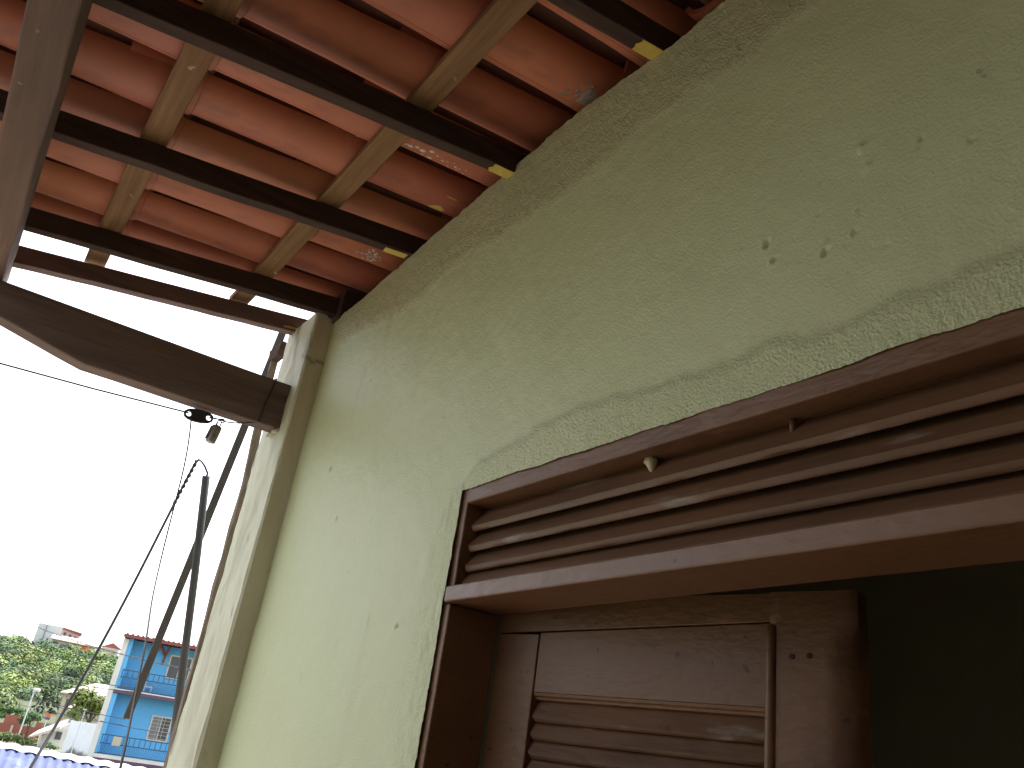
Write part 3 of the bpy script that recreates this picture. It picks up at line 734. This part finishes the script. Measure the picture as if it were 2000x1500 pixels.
o = tw.build('tie_wire', M['cable'], smooth=True); lab(o, 'tie wire wrapped round the bracket beam near the pilaster', 'wire')
cl = empty('cable_clamp', (XW,.572,2.600), 'small rusty metal clamp hanging below the bracket beam', 'clamp')
b = MB(); b.tube([(XW,.574,2.668),(XW,.5735,2.664),(XW,.572,2.655),(XW,.569,2.632),(XW,.566,2.610),(XW,.5655,2.606)], [.006,.0155,.0165,.0165,.0155,.006], 14); b.build('barrel', M['steel'], cl, smooth=True)
b = MB(); b.bar((XW+.004,.5555,2.659), (XW+.004,.548,2.615), .010, .005, upv=(0,1,0)); b.build('ear', M['steel'], cl, bevel=.001)
b = MB(); b.tube([(XW,.576+.006*math.cos(a*math.pi/6),2.676+.011*math.sin(a*math.pi/6)) for a in range(13)], .0022, 6); b.build('ring', M['steel'], cl, smooth=True)
b = MB(); b.tube([(XW,.584+.006*math.cos(a*math.pi/6),2.688+.006*math.sin(a*math.pi/6)) for a in range(13)], .0020, 6); b.build('ring', M['steel'], cl, smooth=True)
b = MB(); b.tube([(XW,.560,2.689),(XW,.565,2.68),(XW,.568,2.668)], .0012, 5); b.build('hanger', M['steel'], cl)

# ================================================================== BACKGROUND
M['blue'] = mat('blue_paint', (.125,.44,.78), (.11,.40,.72), scale=1.2, stretch=(1,1,.4), rough=.7, bump=.1, bscale=20)
M['whitew'] = mat('white_render', (.74,.72,.68), (.60,.58,.54), scale=1.5, rough=.85, bump=.1, bscale=10)
M['mouldw'] = mat('mouldy_white_wall', (.84,.84,.80), (.74,.74,.70), scale=1.0, rough=.9, bump=.1, bscale=10, attr=[('stain', (.14,.115,.10), .9)])
M['redtile'] = mat('red_roof', (.30,.085,.07), (.22,.06,.055), scale=3, rough=.8)
M['paleroof'] = mat('pale_roof_tiles', (.66,.56,.50), (.52,.42,.37), scale=2, rough=.85, bump=.3, bscale=8, bdist=.03)
M['plum'] = mat('plum_tile_skirt', (.12,.06,.12), scale=8, rough=.5)
M['iron'] = mat('blue_iron_rail', (.035,.085,.16), scale=8, rough=.6)
M['glass'] = mat('window_glass', (.10,.095,.10), (.05,.048,.05), scale=1.5, rough=.25, bump=0)
M['frame'] = mat('pale_window_frame', (.62,.60,.56), scale=4, rough=.6)
M['grille'] = mat('grey_shutter', (.22,.215,.22), scale=6, rough=.6)
M['greyb'] = mat('grey_render', (.60,.62,.62), (.54,.56,.56), scale=.3, rough=.9)
M['beige'] = mat('beige_render', (.55,.50,.38), scale=1, rough=.9)
M['pink'] = mat('pink_render', (.60,.42,.38), scale=1, rough=.9)
M['orange'] = mat('orange_gate', (.70,.15,.05), scale=2, rough=.6)
M['brick'] = mat('red_brick_wall', (.36,.13,.085), (.26,.09,.06), scale=2.5, rough=.9, objrand=.15)
M['bluer'] = mat('blue_roof_sheet', (.045,.072,.20), (.032,.055,.155), scale=2.5, rough=.6, rvar=.2, bump=.1, spots=[((.12,.155,.26), 3.2, .56, .72, (1,1,1))])
M['trunk'] = mat('bark', (.10,.075,.05), scale=6, rough=.9)
def leafmat(name):
    m = bpy.data.materials.new(name); m.use_nodes = True; t = m.node_tree; p = t.nodes['Principled BSDF']
    a = t.nodes.new('ShaderNodeAttribute'); a.attribute_name = 'tint'; t.links.new(a.outputs['Color'], p.inputs['Base Color'])
    p.inputs['Roughness'].default_value = .75; p.inputs['Specular IOR Level'].default_value = .25
    return m
M['leaf'] = leafmat('foliage')
def leaves(clumps, name, parent=None, seed=1):
    """clumps: (centre, rx, rz, count, leaf size, colour)"""
    rn = random.Random(seed); vs = []; fs = []; cols = []
    inv = wmat(parent).inverted() if parent else Matrix.Identity(4)
    for (c_, rx, rz, cnt, ls, colr) in clumps:
        for _ in range(cnt):
            u_ = rn.uniform(-1, 1); a = rn.uniform(0, 2*math.pi); q = rn.random()**.33*(.7+.3*rn.random()); sq = math.sqrt(1-u_*u_)
            dv = Vector((sq*math.cos(a), sq*math.sin(a), u_)); lump = 1+.35*noise.noise(dv*2.2+c_)
            p_ = c_+Vector((dv.x*rx*q*lump, dv.y*rx*q*lump, dv.z*rz*q*lump))
            nrm = (dv*1.0+Vector((rn.gauss(0,.35), rn.gauss(0,.35), rn.gauss(.45,.35)))).normalized()
            x = nrm.cross(Vector((rn.gauss(0,1), rn.gauss(0,1), rn.gauss(0,1)))).normalized(); y = nrm.cross(x)
            s1, s2 = ls*rn.uniform(.6, 1.3), ls*rn.uniform(.35, .7)
            k = len(vs); vs += [inv @ (p_+x*s1), inv @ (p_+y*s2), inv @ (p_-x*s1), inv @ (p_-y*s2)]; fs.append((k,k+1,k+2,k+3))
            f_ = rn.uniform(.85, 1.18); cc = (colr[0]*f_*rn.uniform(.9,1.15), colr[1]*f_, colr[2]*f_, 1)
            cols += [cc]*4
    me = bpy.data.meshes.new(name); me.from_pydata(vs, [], fs)
    at_ = me.color_attributes.new('tint', 'FLOAT_COLOR', 'POINT')
    at_.data.foreach_set('color', [x for c_ in cols for x in c_]); me.materials.append(M['leaf'])
    o = bpy.data.objects.new(name, me); COL.objects.link(o); o.parent = parent
    return o
GREEN = [(.12,.21,.065),(.15,.24,.075),(.20,.26,.075),(.085,.15,.065),(.22,.28,.09),(.13,.19,.095),(.06,.10,.05)]
rn = random.Random(21); cl_ = []
for k in range(620):
    az_ = rn.uniform(-93, -71); q = 100+235*rn.random()**.75
    rr = rn.uniform(1.5, 3.4)*(.75+.25*q/200); bfac = rn.choice((.45,.75,.95,1.1,1.2))
    c_ = pol(az_, q, hill_z(q, az_)+rr*.35)
    cl_.append((c_, rr, rr*rn.uniform(.55,.95), int(150+rr*34), .17+.0009*q, tuple(cc_*bfac for cc_ in GREEN[rn.randrange(len(GREEN))])))
o = leaves(cl_, 'hillside_scrub', seed=5); lab(o, 'dense green scrub covering the far hillside', 'scrub', kind='stuff')

def shrub(name, label, az_, dist, zc, rx, rz, cnt, ls, colr, group=None, seed=1, cat='shrub'):
    base = pol(az_, dist, GZ)
    e = empty(name, base, label, cat, group)
    rn = random.Random(seed); cls = []
    for k in range(7):
        c_ = pol(az_, dist, zc)+Vector((rn.uniform(-.6,.6)*rx, rn.uniform(-.6,.6)*rx, rn.uniform(-.5,.5)*rz))
        f_ = rn.uniform(.75, 1.3); cls.append((c_, rx*.55, rz*.55, cnt//7, ls, tuple(x*f_ for x in colr)))
    leaves(cls, 'foliage', e, seed)
    b = MB(); top = pol(az_, dist, zc)
    b.tube([base, base.lerp(top, .5)+Vector((.1*rx,0,0)), top], [.09*rx, .07*rx, .03*rx], 6)
    for k in range(3):
        a = k*2.1; b.tube([base.lerp(top, .55), top+Vector((math.cos(a)*rx*.5, math.sin(a)*rx*.5, rz*.3))], [.04*rx, .015*rx], 5)
    b.build('trunk', M['trunk'], e)
    return e
shrub('leafy_tree', 'yellow green tree behind the mouldy white wall', -79.85, 74, .35, 1.9, 1.3, 1500, .16, (.12,.16,.035), seed=3, cat='tree')
shrub('leafy_shrub', 'green shrub growing over the red brick wall', -82.75, 72, -1.15, .85, .65, 700, .10, (.05,.11,.035), seed=4)
shrub('leafy_shrub', 'pale green shrub behind the brick wall at the left edge', -83.9, 80, -.95, 1.5, .55, 900, .13, (.08,.15,.05), seed=5)
shrub('leafy_shrub', 'low bush beside the road before the brick wall, near its left end', -83.9, 68, -2.35, 1.1, .40, 700, .09, (.09,.13,.035), seed=6)
shrub('leafy_shrub', 'low bush beside the road next to the small white house', -82.75, 67, -2.30, .75, .38, 500, .09, (.08,.13,.035), seed=7)
shrub('leafy_shrub', 'small plant at the foot of the mouldy white wall', -81.35, 66, -2.42, .55, .22, 260, .08, (.09,.16,.05), seed=8)

# --- blue house
AZB, DB, K = -77.36, 45.0, 2.0455
c0 = pol(AZB, DB, 0)
fwd = Vector((math.sin(R(AZB)), math.cos(R(AZB)), 0)); rgt = Vector((fwd.y, -fwd.x, 0))
def BL(t_, y, z): v = c0+rgt*t_+fwd*y; v.z = EYE+z; return v
def lbox(b, t0, t1, y0, y1, z0, z1, F=BL):
    b.hexa([F(t0,y0,z0),F(t1,y0,z0),F(t1,y1,z0),F(t0,y1,z0),F(t0,y0,z1),F(t1,y0,z1),F(t1,y1,z1),F(t0,y1,z1)]); return b
bh = empty('blue_house', BL(1.5, 4, GZ), 'bright blue two storey house with railed balconies and red roof edge', 'house')
b = MB(); lbox(b, -1.36, 6, .9, 8, GZ, 3.27); b.build('wall', M['blue'], bh)
b = MB(); lbox(b, -1.36, -1.16, .02, .9, -1.67, .845); lbox(b, -1.36, -1.16, .02, .9, 1.02, 3.26); b.build('side_wall', M['blue'], bh)
b = MB(); lbox(b, -1.60, -1.362, -.02, 8, GZ, 3.2); b.build('white_side_wall', M['whitew'], bh)
b = MB(); lbox(b, -1.361, 6, -.05, .9, .86, 1.0); b.build('balcony_slab', M['plum'], bh)
b = MB(); lbox(b, -1.361, 6, -.06, .5, 1.0, 1.05); b.build('slab_edge', M['whitew'], bh)
b = MB(); lbox(b, -1.361, 6, -.05, .9, -1.85, -1.70); b.build('balcony_slab', M['whitew'], bh)
b = MB(); lbox(b, -1.361, 6, -.03, .9, GZ, -1.851); b.build('tiled_skirt', M['plum'], bh)
rf = MB(); rf.hexa([BL(-1.62,-.35,3.28),BL(6.3,-.35,3.28),BL(6.3,8.3,3.5),BL(-1.62,8.3,3.5),BL(-1.62,-.35,3.37),BL(6.3,-.35,3.37),BL(6.3,8.3,3.59),BL(-1.62,8.3,3.59)]); ro = rf.build('roof', M['redtile'], bh)
b = MB(); lbox(b, -1.64, 6.3, -.40, -.352, 3.26, 3.40); b.build('fascia', M['redtile'], ro)
b = MB()
for k in range(34): b.tube([BL(-1.5+k*.23,-.44,3.41), BL(-1.5+k*.23,.3,3.42)], .05, 6)
b.build('roof_tile_ends', M['redtile'], ro)['kind'] = 'stuff'
b = MB(); lbox(b, .03, .10, .30, .36, 2.95, 3.26); b.bar(BL(.10,.4,3.24), BL(.38,.85,2.80), .08, .08); b.bar(BL(.50,.4,3.24), BL(.38,.85,2.80), .08, .08); b.bar(BL(.38,.86,2.86), BL(.36,.86,2.42), .08, .08); b.build('corbel', M['redtile'], bh)
def window(t0, t1, z0, z1, F, parent, mullion=True, fr=.07, dep=.9, shutter=False):
    b = MB(); lbox(b, t0-fr, t1+fr, dep-.05, dep-.002, z1, z1+fr, F); lbox(b, t0-fr, t1+fr, dep-.07, dep-.002, z0-fr, z0, F); lbox(b, t0-fr, t0, dep-.05, dep-.002, z0, z1, F); lbox(b, t1, t1+fr, dep-.05, dep-.002, z0, z1, F)
    wo = b.build('window', M['frame'], parent)
    if mullion:
        mm = (t0+t1)/2
        b = MB(); lbox(b, t0, mm-.02, dep-.02, dep-.003, z0, z1, F); b.build('pane', M['grille'] if shutter else M['glass'], wo)
        b = MB(); lbox(b, mm+.02, t1, dep-.02, dep-.003, z0, z1, F); b.build('pane', M['glass'], wo)
        b = MB(); lbox(b, mm-.02, mm+.02, dep-.05, dep-.003, z0, z1, F); b.build('mullion', M['frame'], wo)
    else:
        b = MB(); lbox(b, t0, t1, dep-.02, dep-.003, z0, z1, F); b.build('pane', M['glass'], wo)
    return wo
window(.70, 1.62, 1.92, 2.86, BL, bh)
wo = window(.66, 1.46, -.84, .12, BL, bh, shutter=True)
b = MB()
for k in range(6): lbox(b, .66, 1.46, .83, .845, -.80+k*.16, -.785+k*.16)
for k in range(2): lbox(b, .92+k*.28, .935+k*.28, .82, .83, -.84, .12)
b.build('window_grille', M['frame'], wo)
def railing(ztop, zmid, zbot):
    b = MB()
    for z in (ztop, zmid, zbot): lbox(b, -1.25, 6, .0, .03, z-.022, z+.022)
    ro_ = b.build('railing', M['iron'], bh)
    proto = None
    for k in range(32):
        t_ = -1.22+k*.23
        if proto is None:
            b = MB(); lbox(b, t_-.016, t_+.016, .002, .028, zmid+.016, ztop-.016); proto = b.build('baluster', M['iron'], ro_)
        else:
            o_ = proto.copy(); COL.objects.link(o_); o_.location = proto.location+rgt*(k*.23)
    b = MB()
    for k in range(100):
        t_ = -1.24+k*.072
        b.tube([BL(t_,.015,zmid), BL(t_,-.05,zmid-.12), BL(t_,-.10,(zmid+zbot)/2-.1), BL(t_,-.06,zbot+.08), BL(t_,.015,zbot)], .007, 4, cap=False)
    b.build('bulged_bars', M['iron'], ro_)['kind'] = 'stuff'
railing(1.88, 1.57, 1.08); railing(-.90, -1.25, -1.66)
bx = MB(); lbox(bx, -.76, -.40, -.10, .0, -1.30, -.92); o = bx.build('meter_box', M['beige'], bevel=.01); lab(o, 'small tan box fixed on the lower railing of the blue house', 'box')
bx = MB(); lbox(bx, -.12, .22, .35, .65, 1.055, 1.10); lbox(bx, -.12, -.08, .35, .65, 1.10, 1.55); lbox(bx, .18, .22, .35, .65, 1.10, 1.38); lbox(bx, -.08, .18, .35, .65, 1.30, 1.36)
o = bx.build('balcony_chair', M['whitew']); lab(o, 'small white chair on the upper balcony of the blue house', 'chair')

# --- houses on the hill
def frame(az_, dist, rot=0):
    c_ = pol(az_, dist, 0); f_ = Vector((math.sin(R(az_+rot)), math.cos(R(az_+rot)), 0)); g_ = Vector((f_.y, -f_.x, 0))
    def F(t_, y, z): v = c_+g_*t_+f_*y; v.z = EYE+z; return v
    return F
def dz(el, dist): return dist*math.tan(R(el))
D1 = 345
F = frame(-83.4, D1)
e = empty('grey_building', F(0, 5, dz(2.5, D1)), 'plain grey block on the hilltop at the left', 'building')
wid = D1*math.tan(R(.64))
b = MB(); lbox(b, -wid, wid, 0, 9, dz(2.4, D1), dz(4.08, D1), F); b.build('wall', M['greyb'], e)
b = MB(); b.hexa([F(wid,0.3,dz(2.6,D1)),F(wid+6.2,4,dz(2.6,D1)),F(wid+6.2,9,dz(2.6,D1)),F(wid,9,dz(2.6,D1)),F(wid,0.3,dz(3.99,D1)),F(wid+6.2,4,dz(3.86,D1)),F(wid+6.2,9,dz(3.86,D1)),F(wid,9,dz(3.99,D1))]); b.build('side_wall', M['pink'], e)
b = MB(); b.hexa([F(wid,-.2,dz(3.99,D1)),F(wid+6.6,3.6,dz(3.86,D1)),F(wid+6.6,9,dz(3.86,D1)),F(wid,9,dz(3.99,D1)),F(wid,-.2,dz(4.08,D1)),F(wid+6.6,3.6,dz(3.98,D1)),F(wid+6.6,9,dz(3.98,D1)),F(wid,9,dz(4.08,D1))]); b.build('roof_edge', M['redtile'], e)
for (t_, z_) in ((.8,3.78),(2.6,3.72),(4.4,3.68)):
    b = MB(); lbox(b, wid+t_, wid+t_+.8, t_*.6+.1, t_*.6+.45, dz(z_, D1)-.6, dz(z_, D1)+.35, F); b.build('window', M['glass'], e)
b = MB(); b.tube([F(-wid*.35, -.2, dz(2.5, D1)), F(-wid*.30, -.2, dz(4.05, D1))], .12, 6); b.build('downpipe', M['grille'], e)
D2 = 335
F = frame(-81.5, D2)
tt = lambda a: D2*math.tan(R(a+81.5))
e = empty('row_house', F(0, 4, dz(2.6, D2)), 'low pale house with white roof and orange gate on the hilltop', 'house')
b = MB(); lbox(b, tt(-83.1), tt(-79.6), 0, 7, dz(2.4, D2), dz(3.36, D2), F); b.build('wall', M['beige'], e)
b = MB(); b.hexa([F(tt(-83.2),-.8,dz(3.36,D2)),F(tt(-80.7),-.8,dz(3.28,D2)),F(tt(-80.7),7,dz(3.6,D2)),F(tt(-83.2),7,dz(3.62,D2)),F(tt(-83.2),-.8,dz(3.41,D2)),F(tt(-80.7),-.8,dz(3.33,D2)),F(tt(-80.7),7,dz(3.68,D2)),F(tt(-83.2),7,dz(3.70,D2))]); b.build('roof', M['paleroof'], e)
for nm, a0, a1, e0, e1, mm in (('shutter', -82.62,-82.22,2.85,3.20,'grille'),('gate', -81.50,-81.04,2.85,3.33,'orange'),('shutter', -82.05,-81.62,2.85,3.22,'whitew'),('window', -83.02,-82.75,3.14,3.26,'glass'),('shutter', -80.8,-80.3,2.9,3.18,'greyb')):
    b = MB(); lbox(b, tt(a0), tt(a1), -.12, .03, dz(e0, D2), dz(e1, D2), F); b.build(nm, M[mm], e)
F = frame(-79.9, 340)
e = empty('hill_cottage', F(0, 3, dz(2.8, 340)), 'small cottage with red roof on the hill beside the blue house', 'house')
b = MB(); lbox(b, -2.6, 2.6, 0, 6, dz(2.6, 340), dz(3.45, 340), F); b.build('wall', M['whitew'], e)
b = MB(); b.prism([F(-3.2,-.5,dz(3.44,340)), F(3.2,-.5,dz(3.44,340)), F(0,-.5,dz(3.72,340))], F(0,7,0)-F(0,0,0)); b.build('roof', M['redtile'], e)
b = MB(); lbox(b, -.6, .4, -.05, .05, dz(2.9,340), dz(3.3,340), F); b.build('door', M['glass'], e)
F = frame(-84.74, 330)
e = empty('antenna_mast', F(0,0,dz(2.6,330)), 'thin antenna mast on the hilltop at the far left', 'mast')
b = MB(); b.tube([F(0,0,dz(2.5,330)), F(0,0,dz(3.9,330))], .10, 6); b.build('pole', M['grille'], e)
b = MB(); lbox(b, -.5, .5, -.4, .4, dz(2.55,330), dz(3.05,330), F); b.build('cabinet', M['bluer'], e)

# --- hip roofed house and its lean-to
DH = 96
F = frame(-80.4, DH); tt = lambda a: DH*math.tan(R(a+80.4))
e = empty('hip_roofed_house', F(0, 3, GZ), 'beige house under a pale hipped roof left of the blue house', 'house')
b = MB(); lbox(b, tt(-81.58), tt(-79.0), 0, 6, GZ-.3, dz(.68, DH), F); b.build('wall', M['beige'], e)
zt, ze = dz(1.52, DH), dz(.70, DH)
b = MB(); v_ = [F(tt(-81.78),-.6,ze), F(tt(-78.7),-.6,ze+.1), F(tt(-78.7),6.6,ze+.1), F(tt(-81.78),6.6,ze), F(tt(-80.0),3,zt), F(tt(-79.0),3,zt)]
b.add(v_+[p_-Vector((0,0,.12)) for p_ in v_[:4]], [(0,1,5,4),(1,2,5),(2,3,4,5),(3,0,4),(6,7,1,0),(7,8,2,1),(8,9,3,2),(9,6,0,3),(9,8,7,6)]); b.build('roof', M['paleroof'], e)
b = MB(); lbox(b, tt(-81.35), tt(-80.95), -.04, .02, dz(-.05,DH), dz(.38,DH), F); b.build('window', M['glass'], e)
b = MB(); b.hexa([F(tt(-81.3),-3.2,dz(-.30,DH)),F(tt(-79.6),-3.2,dz(.22,DH)),F(tt(-79.4),-.05,dz(.70,DH)),F(tt(-80.9),-.05,dz(.10,DH)),F(tt(-81.3),-3.2,dz(-.20,DH)),F(tt(-79.6),-3.2,dz(.32,DH)),F(tt(-79.4),-.05,dz(.80,DH)),F(tt(-80.9),-.05,dz(.22,DH))]); b.build('lean_to_roof', M['paleroof'], e)
# --- small white house at the road
DS = 70
F = frame(-81.5, DS); tt = lambda a: DS*math.tan(R(a+81.5))
e = empty('small_white_house', F(0, 2, GZ), 'small white house with slanting pale roof beside the mouldy wall', 'house')
b = MB(); b.prism([F(tt(-82.05),0,GZ-.2), F(tt(-80.80),0,GZ-.2), F(tt(-80.80),0,dz(-.85,DS)), F(tt(-82.05),0,dz(-1.72,DS))], F(0,4,0)-F(0,0,0)); b.build('wall', M['whitew'], e)
b = MB(); b.hexa([F(tt(-82.6),-1.0,dz(-1.86,DS)),F(tt(-81.2),-1.0,dz(-1.25,DS)),F(tt(-80.72),4,dz(-.66,DS)),F(tt(-82.3),4,dz(-1.62,DS)),F(tt(-82.6),-1.0,dz(-1.76,DS)),F(tt(-81.2),-1.0,dz(-1.05,DS)),F(tt(-80.72),4,dz(-.50,DS)),F(tt(-82.3),4,dz(-1.50,DS))]); b.build('roof', M['paleroof'], e)
b = MB(); lbox(b, tt(-81.3), tt(-81.0), -.05, .02, dz(-1.75,DS), dz(-1.35,DS), F); b.build('window', M['glass'], e)
# --- mouldy white wall
DW = 65
F = frame(-79.9, DW); tt = lambda a: DW*math.tan(R(a+79.9))
e = MB(); n_ = 60; nz_ = 22; vs = []; stn = []
for i in range(n_+1):
    q = i/n_; a = tt(-80.78)+(tt(-78)-tt(-80.78))*q; zt_ = dz(-.68,DW)+.03*fbm(Vector((i*.2,0,0)), 2)
    for k in range(nz_+1):
        z = GZ-.1+(zt_-GZ+.1)*k/nz_; vs.append(F(a, 0, z)); hgt = (z-GZ)/2.0
        stn.append(min(1, ss(.25, .75, fbm(Vector((a*1.6, z*1.1, 4)), 4)*.7+.75-hgt*2.1*(1.3-.6*noise.noise(Vector((a*2.2,0,7)))))+.25*ss(.35,.8,fbm(Vector((a*5, z*.6, 2)), 3))))
    vs.append(F(a, .15, zt_)); vs.append(F(a, .15, GZ-.1)); stn += [.3, 0]
m_ = nz_+3
fs = [(i*m_+k, (i+1)*m_+k, (i+1)*m_+k+1, i*m_+k+1) for i in range(n_) for k in range(m_-1)]+[tuple(range(m_)), tuple(n_*m_+k for k in range(m_))[::-1]]
e.add(vs, fs); o = e.build('compound_wall', M['mouldw']); lab(o, 'white compound wall stained with dark mould, left of the blue house', 'wall')
at_ = o.data.attributes.new('stain', 'FLOAT', 'POINT'); at_.data.foreach_set('value', stn)
# --- brick wall
DK = 75
F = frame(-83.2, DK); tt = lambda a: DK*math.tan(R(a+83.2))
e = empty('brick_wall', F(0,0,GZ), 'low red brick wall beyond the road at the left edge', 'wall')
b = MB(); lbox(b, tt(-86.5), tt(-82.1), 0, .14, GZ-.1, dz(-1.30,DK), F); b.build('lower_wall', M['brick'], e)
b = MB(); lbox(b, tt(-84.05), tt(-83.1), .01, .13, dz(-1.299,DK), dz(-.86,DK), F); b.build('upper_wall', M['brick'], e)
b = MB(); lbox(b, tt(-82.45), tt(-82.12), .01, .13, dz(-1.299,DK), dz(-1.02,DK), F); b.build('upper_wall', M['brick'], e)
b = MB(); lbox(b, tt(-83.62), tt(-83.5), -.1, -.002, GZ, dz(-1.35,DK), F); b.build('pier', M['beige'], e)
# --- street lamp, sign post, thin posts
F = frame(-83.10, 70)
e = empty('street_lamp', F(0,0,GZ), 'slim street lamp with white head in front of the hillside', 'street lamp')
b = MB(); b.tube([F(0,0,GZ), F(0,0,.55)], .045, 8); b.build('pole', M['greyb'], e)
b = MB(); b.tube([F(-.05,0,.52), F(.05,0,.72), F(.30,-.1,.70)], [.10,.11,.13], 10); b.build('lamp_head', M['whitew'], e, smooth=True)
b = MB(); b.tube([F(-.16,0,.50), F(-.14,0,.66)], [.10,.10], 10); b.build('photocell', M['bluer'], e, smooth=True)
F = frame(-80.25, 62)
e = empty('thin_post', F(0,0,GZ), 'thin pale post standing before the mouldy white wall', 'post')
b = MB(); b.tube([F(0,0,GZ), F(.02,0,-.02)], .028, 6); b.build('shaft', M['greyb'], e)
b = MB(); lbox(b, -.12, .12, -.03, .03, -.06, .0, F); b.build('cross_arm', M['greyb'], e)
F = frame(-82.0, 69)
e = empty('small_sign', F(0,0,GZ), 'small red and blue box on a post near the brick wall', 'sign')
b = MB(); b.tube([F(0,.05,GZ), F(0,.05,-.9)], .03, 6); b.build('post', M['greyb'], e)
b = MB(); lbox(b, -.17, .17, -.04, .04, -.86, -.62, F); b.build('red_panel', M['orange'], e)
b = MB(); lbox(b, -.17, .17, -.04, .04, -1.0, -.862, F); b.build('blue_panel', M['bluer'], e)

# --- blue corrugated roof below, close to the verandah
F = frame(-81.2, 20); 
e = empty('corrugated_shed', F(0,-2,GZ), 'blue corrugated shed roof with a white ridge, low in the bottom left corner', 'shed')
vs = []; fs = []; nt_ = 180
tl = -7.0; tr_ = 3.2
def ridge(t_): return -.895-.045*t_
for i in range(nt_+1):
    t_ = tl+(tr_-tl)*i/nt_; wv = .022*math.cos(t_*2*math.pi/.17)
    for (y, dzz) in ((-.02,0),(-2.2,-.62),(-4.4,-1.24)): vs.append(F(t_, y, ridge(t_)+dzz+wv))
for i in range(nt_):
    for k in range(2): fs.append((i*3+k, (i+1)*3+k, (i+1)*3+k+1, i*3+k+1))
b = MB(); b.add(vs, fs); b.build('front_sheet', M['bluer'], e, smooth=True)
vs = []
for i in range(nt_+1):
    t_ = tl+(tr_-tl)*i/nt_; wv = .022*math.cos(t_*2*math.pi/.17)
    for (y, dzz) in ((.02,0),(2.2,-.62)): vs.append(F(t_, y, ridge(t_)+dzz+wv))
fs = [(i*2, (i+1)*2, (i+1)*2+1, i*2+1) for i in range(nt_)]
b = MB(); b.add(vs, fs); b.build('rear_sheet', M['bluer'], e, smooth=True)
vs = []
for i in range(nt_+1):
    t_ = tl+(tr_-tl)*i/nt_; wv = .014*math.cos(t_*2*math.pi/.34)
    for (y, dzz) in ((-.16,-.018),(-.10,.045),(0,.075),(.10,.045),(.16,-.018)): vs.append(F(t_, y, ridge(t_)+dzz+wv))
fs = [(i*5+k, (i+1)*5+k, (i+1)*5+k+1, i*5+k+1) for i in range(nt_) for k in range(4)]
b = MB(); b.add(vs, fs); b.build('ridge_cap', M['whitew'], e, smooth=True)
b = MB(); b.hexa([F(tl+.3,-4.1,GZ),F(tr_-.3,-4.1,GZ),F(tr_-.3,1.9,GZ),F(tl+.3,1.9,GZ),F(tl+.3,-4.1,ridge(tl)-1.25),F(tr_-.3,-4.1,ridge(tr_)-1.25),F(tr_-.3,1.9,ridge(tr_)-.70),F(tl+.3,1.9,ridge(tl)-.70)]); b.build('wall', M['whitew'], e)

# --- overhead lines
def line(name, label, a, b_, sag, r, twist=False, group='overhead lines across the valley'):
    A_ = pol(*a); B_ = pol(*b_); pts = []
    for i in range(41):
        q = i/40; p_ = A_.lerp(B_, q); p_.z -= sag*4*q*(1-q); pts.append(p_)
    m_ = MB()
    if twist:
        for ph in (0, math.pi):
            pp = []
            for i in range(241):
                q = i/240; p_ = A_.lerp(B_, q); p_.z -= sag*4*q*(1-q)
                pp.append(p_+Vector((0,r*math.cos(q*90+ph), r*math.sin(q*90+ph))))
            m_.tube(pp, r*.8, 5)
    else: m_.tube(pts, r, 5)
    o_ = m_.build(name, M['cable']); lab(o_, label, 'cable', group); return o_
line('overhead_cable', 'thick twisted overhead cable passing in front of the blue house roof', (-84.1,60,60*math.tan(R(3.85))), (-74.5,28,28*math.tan(R(2.95))), .16, .016, True)
line('overhead_cable', 'overhead cable crossing the hilltop left of the grey building', (-88,60,3.9), (-79.5,50,1.95), .35, .020)
line('overhead_cable', 'upper of the two cables crossing mid hillside', (-88,60,2.3), (-78,42,1.10), .30, .018)
line('overhead_cable', 'lower of the two cables crossing mid hillside', (-88,60,1.9), (-78,42,.95), .32, .015)
line('overhead_cable', 'cable crossing just above the street lamp', (-88,58,.9), (-78,40,-.15), .20, .014)
line('overhead_cable', 'cable crossing just below the street lamp head', (-88,58,.35), (-78,40,-.38), .20, .012)
line('overhead_cable', 'pale thin cable sagging across the lower storey of the blue house', (-82,50,.0), (-74,38,-.35), .25, .012)
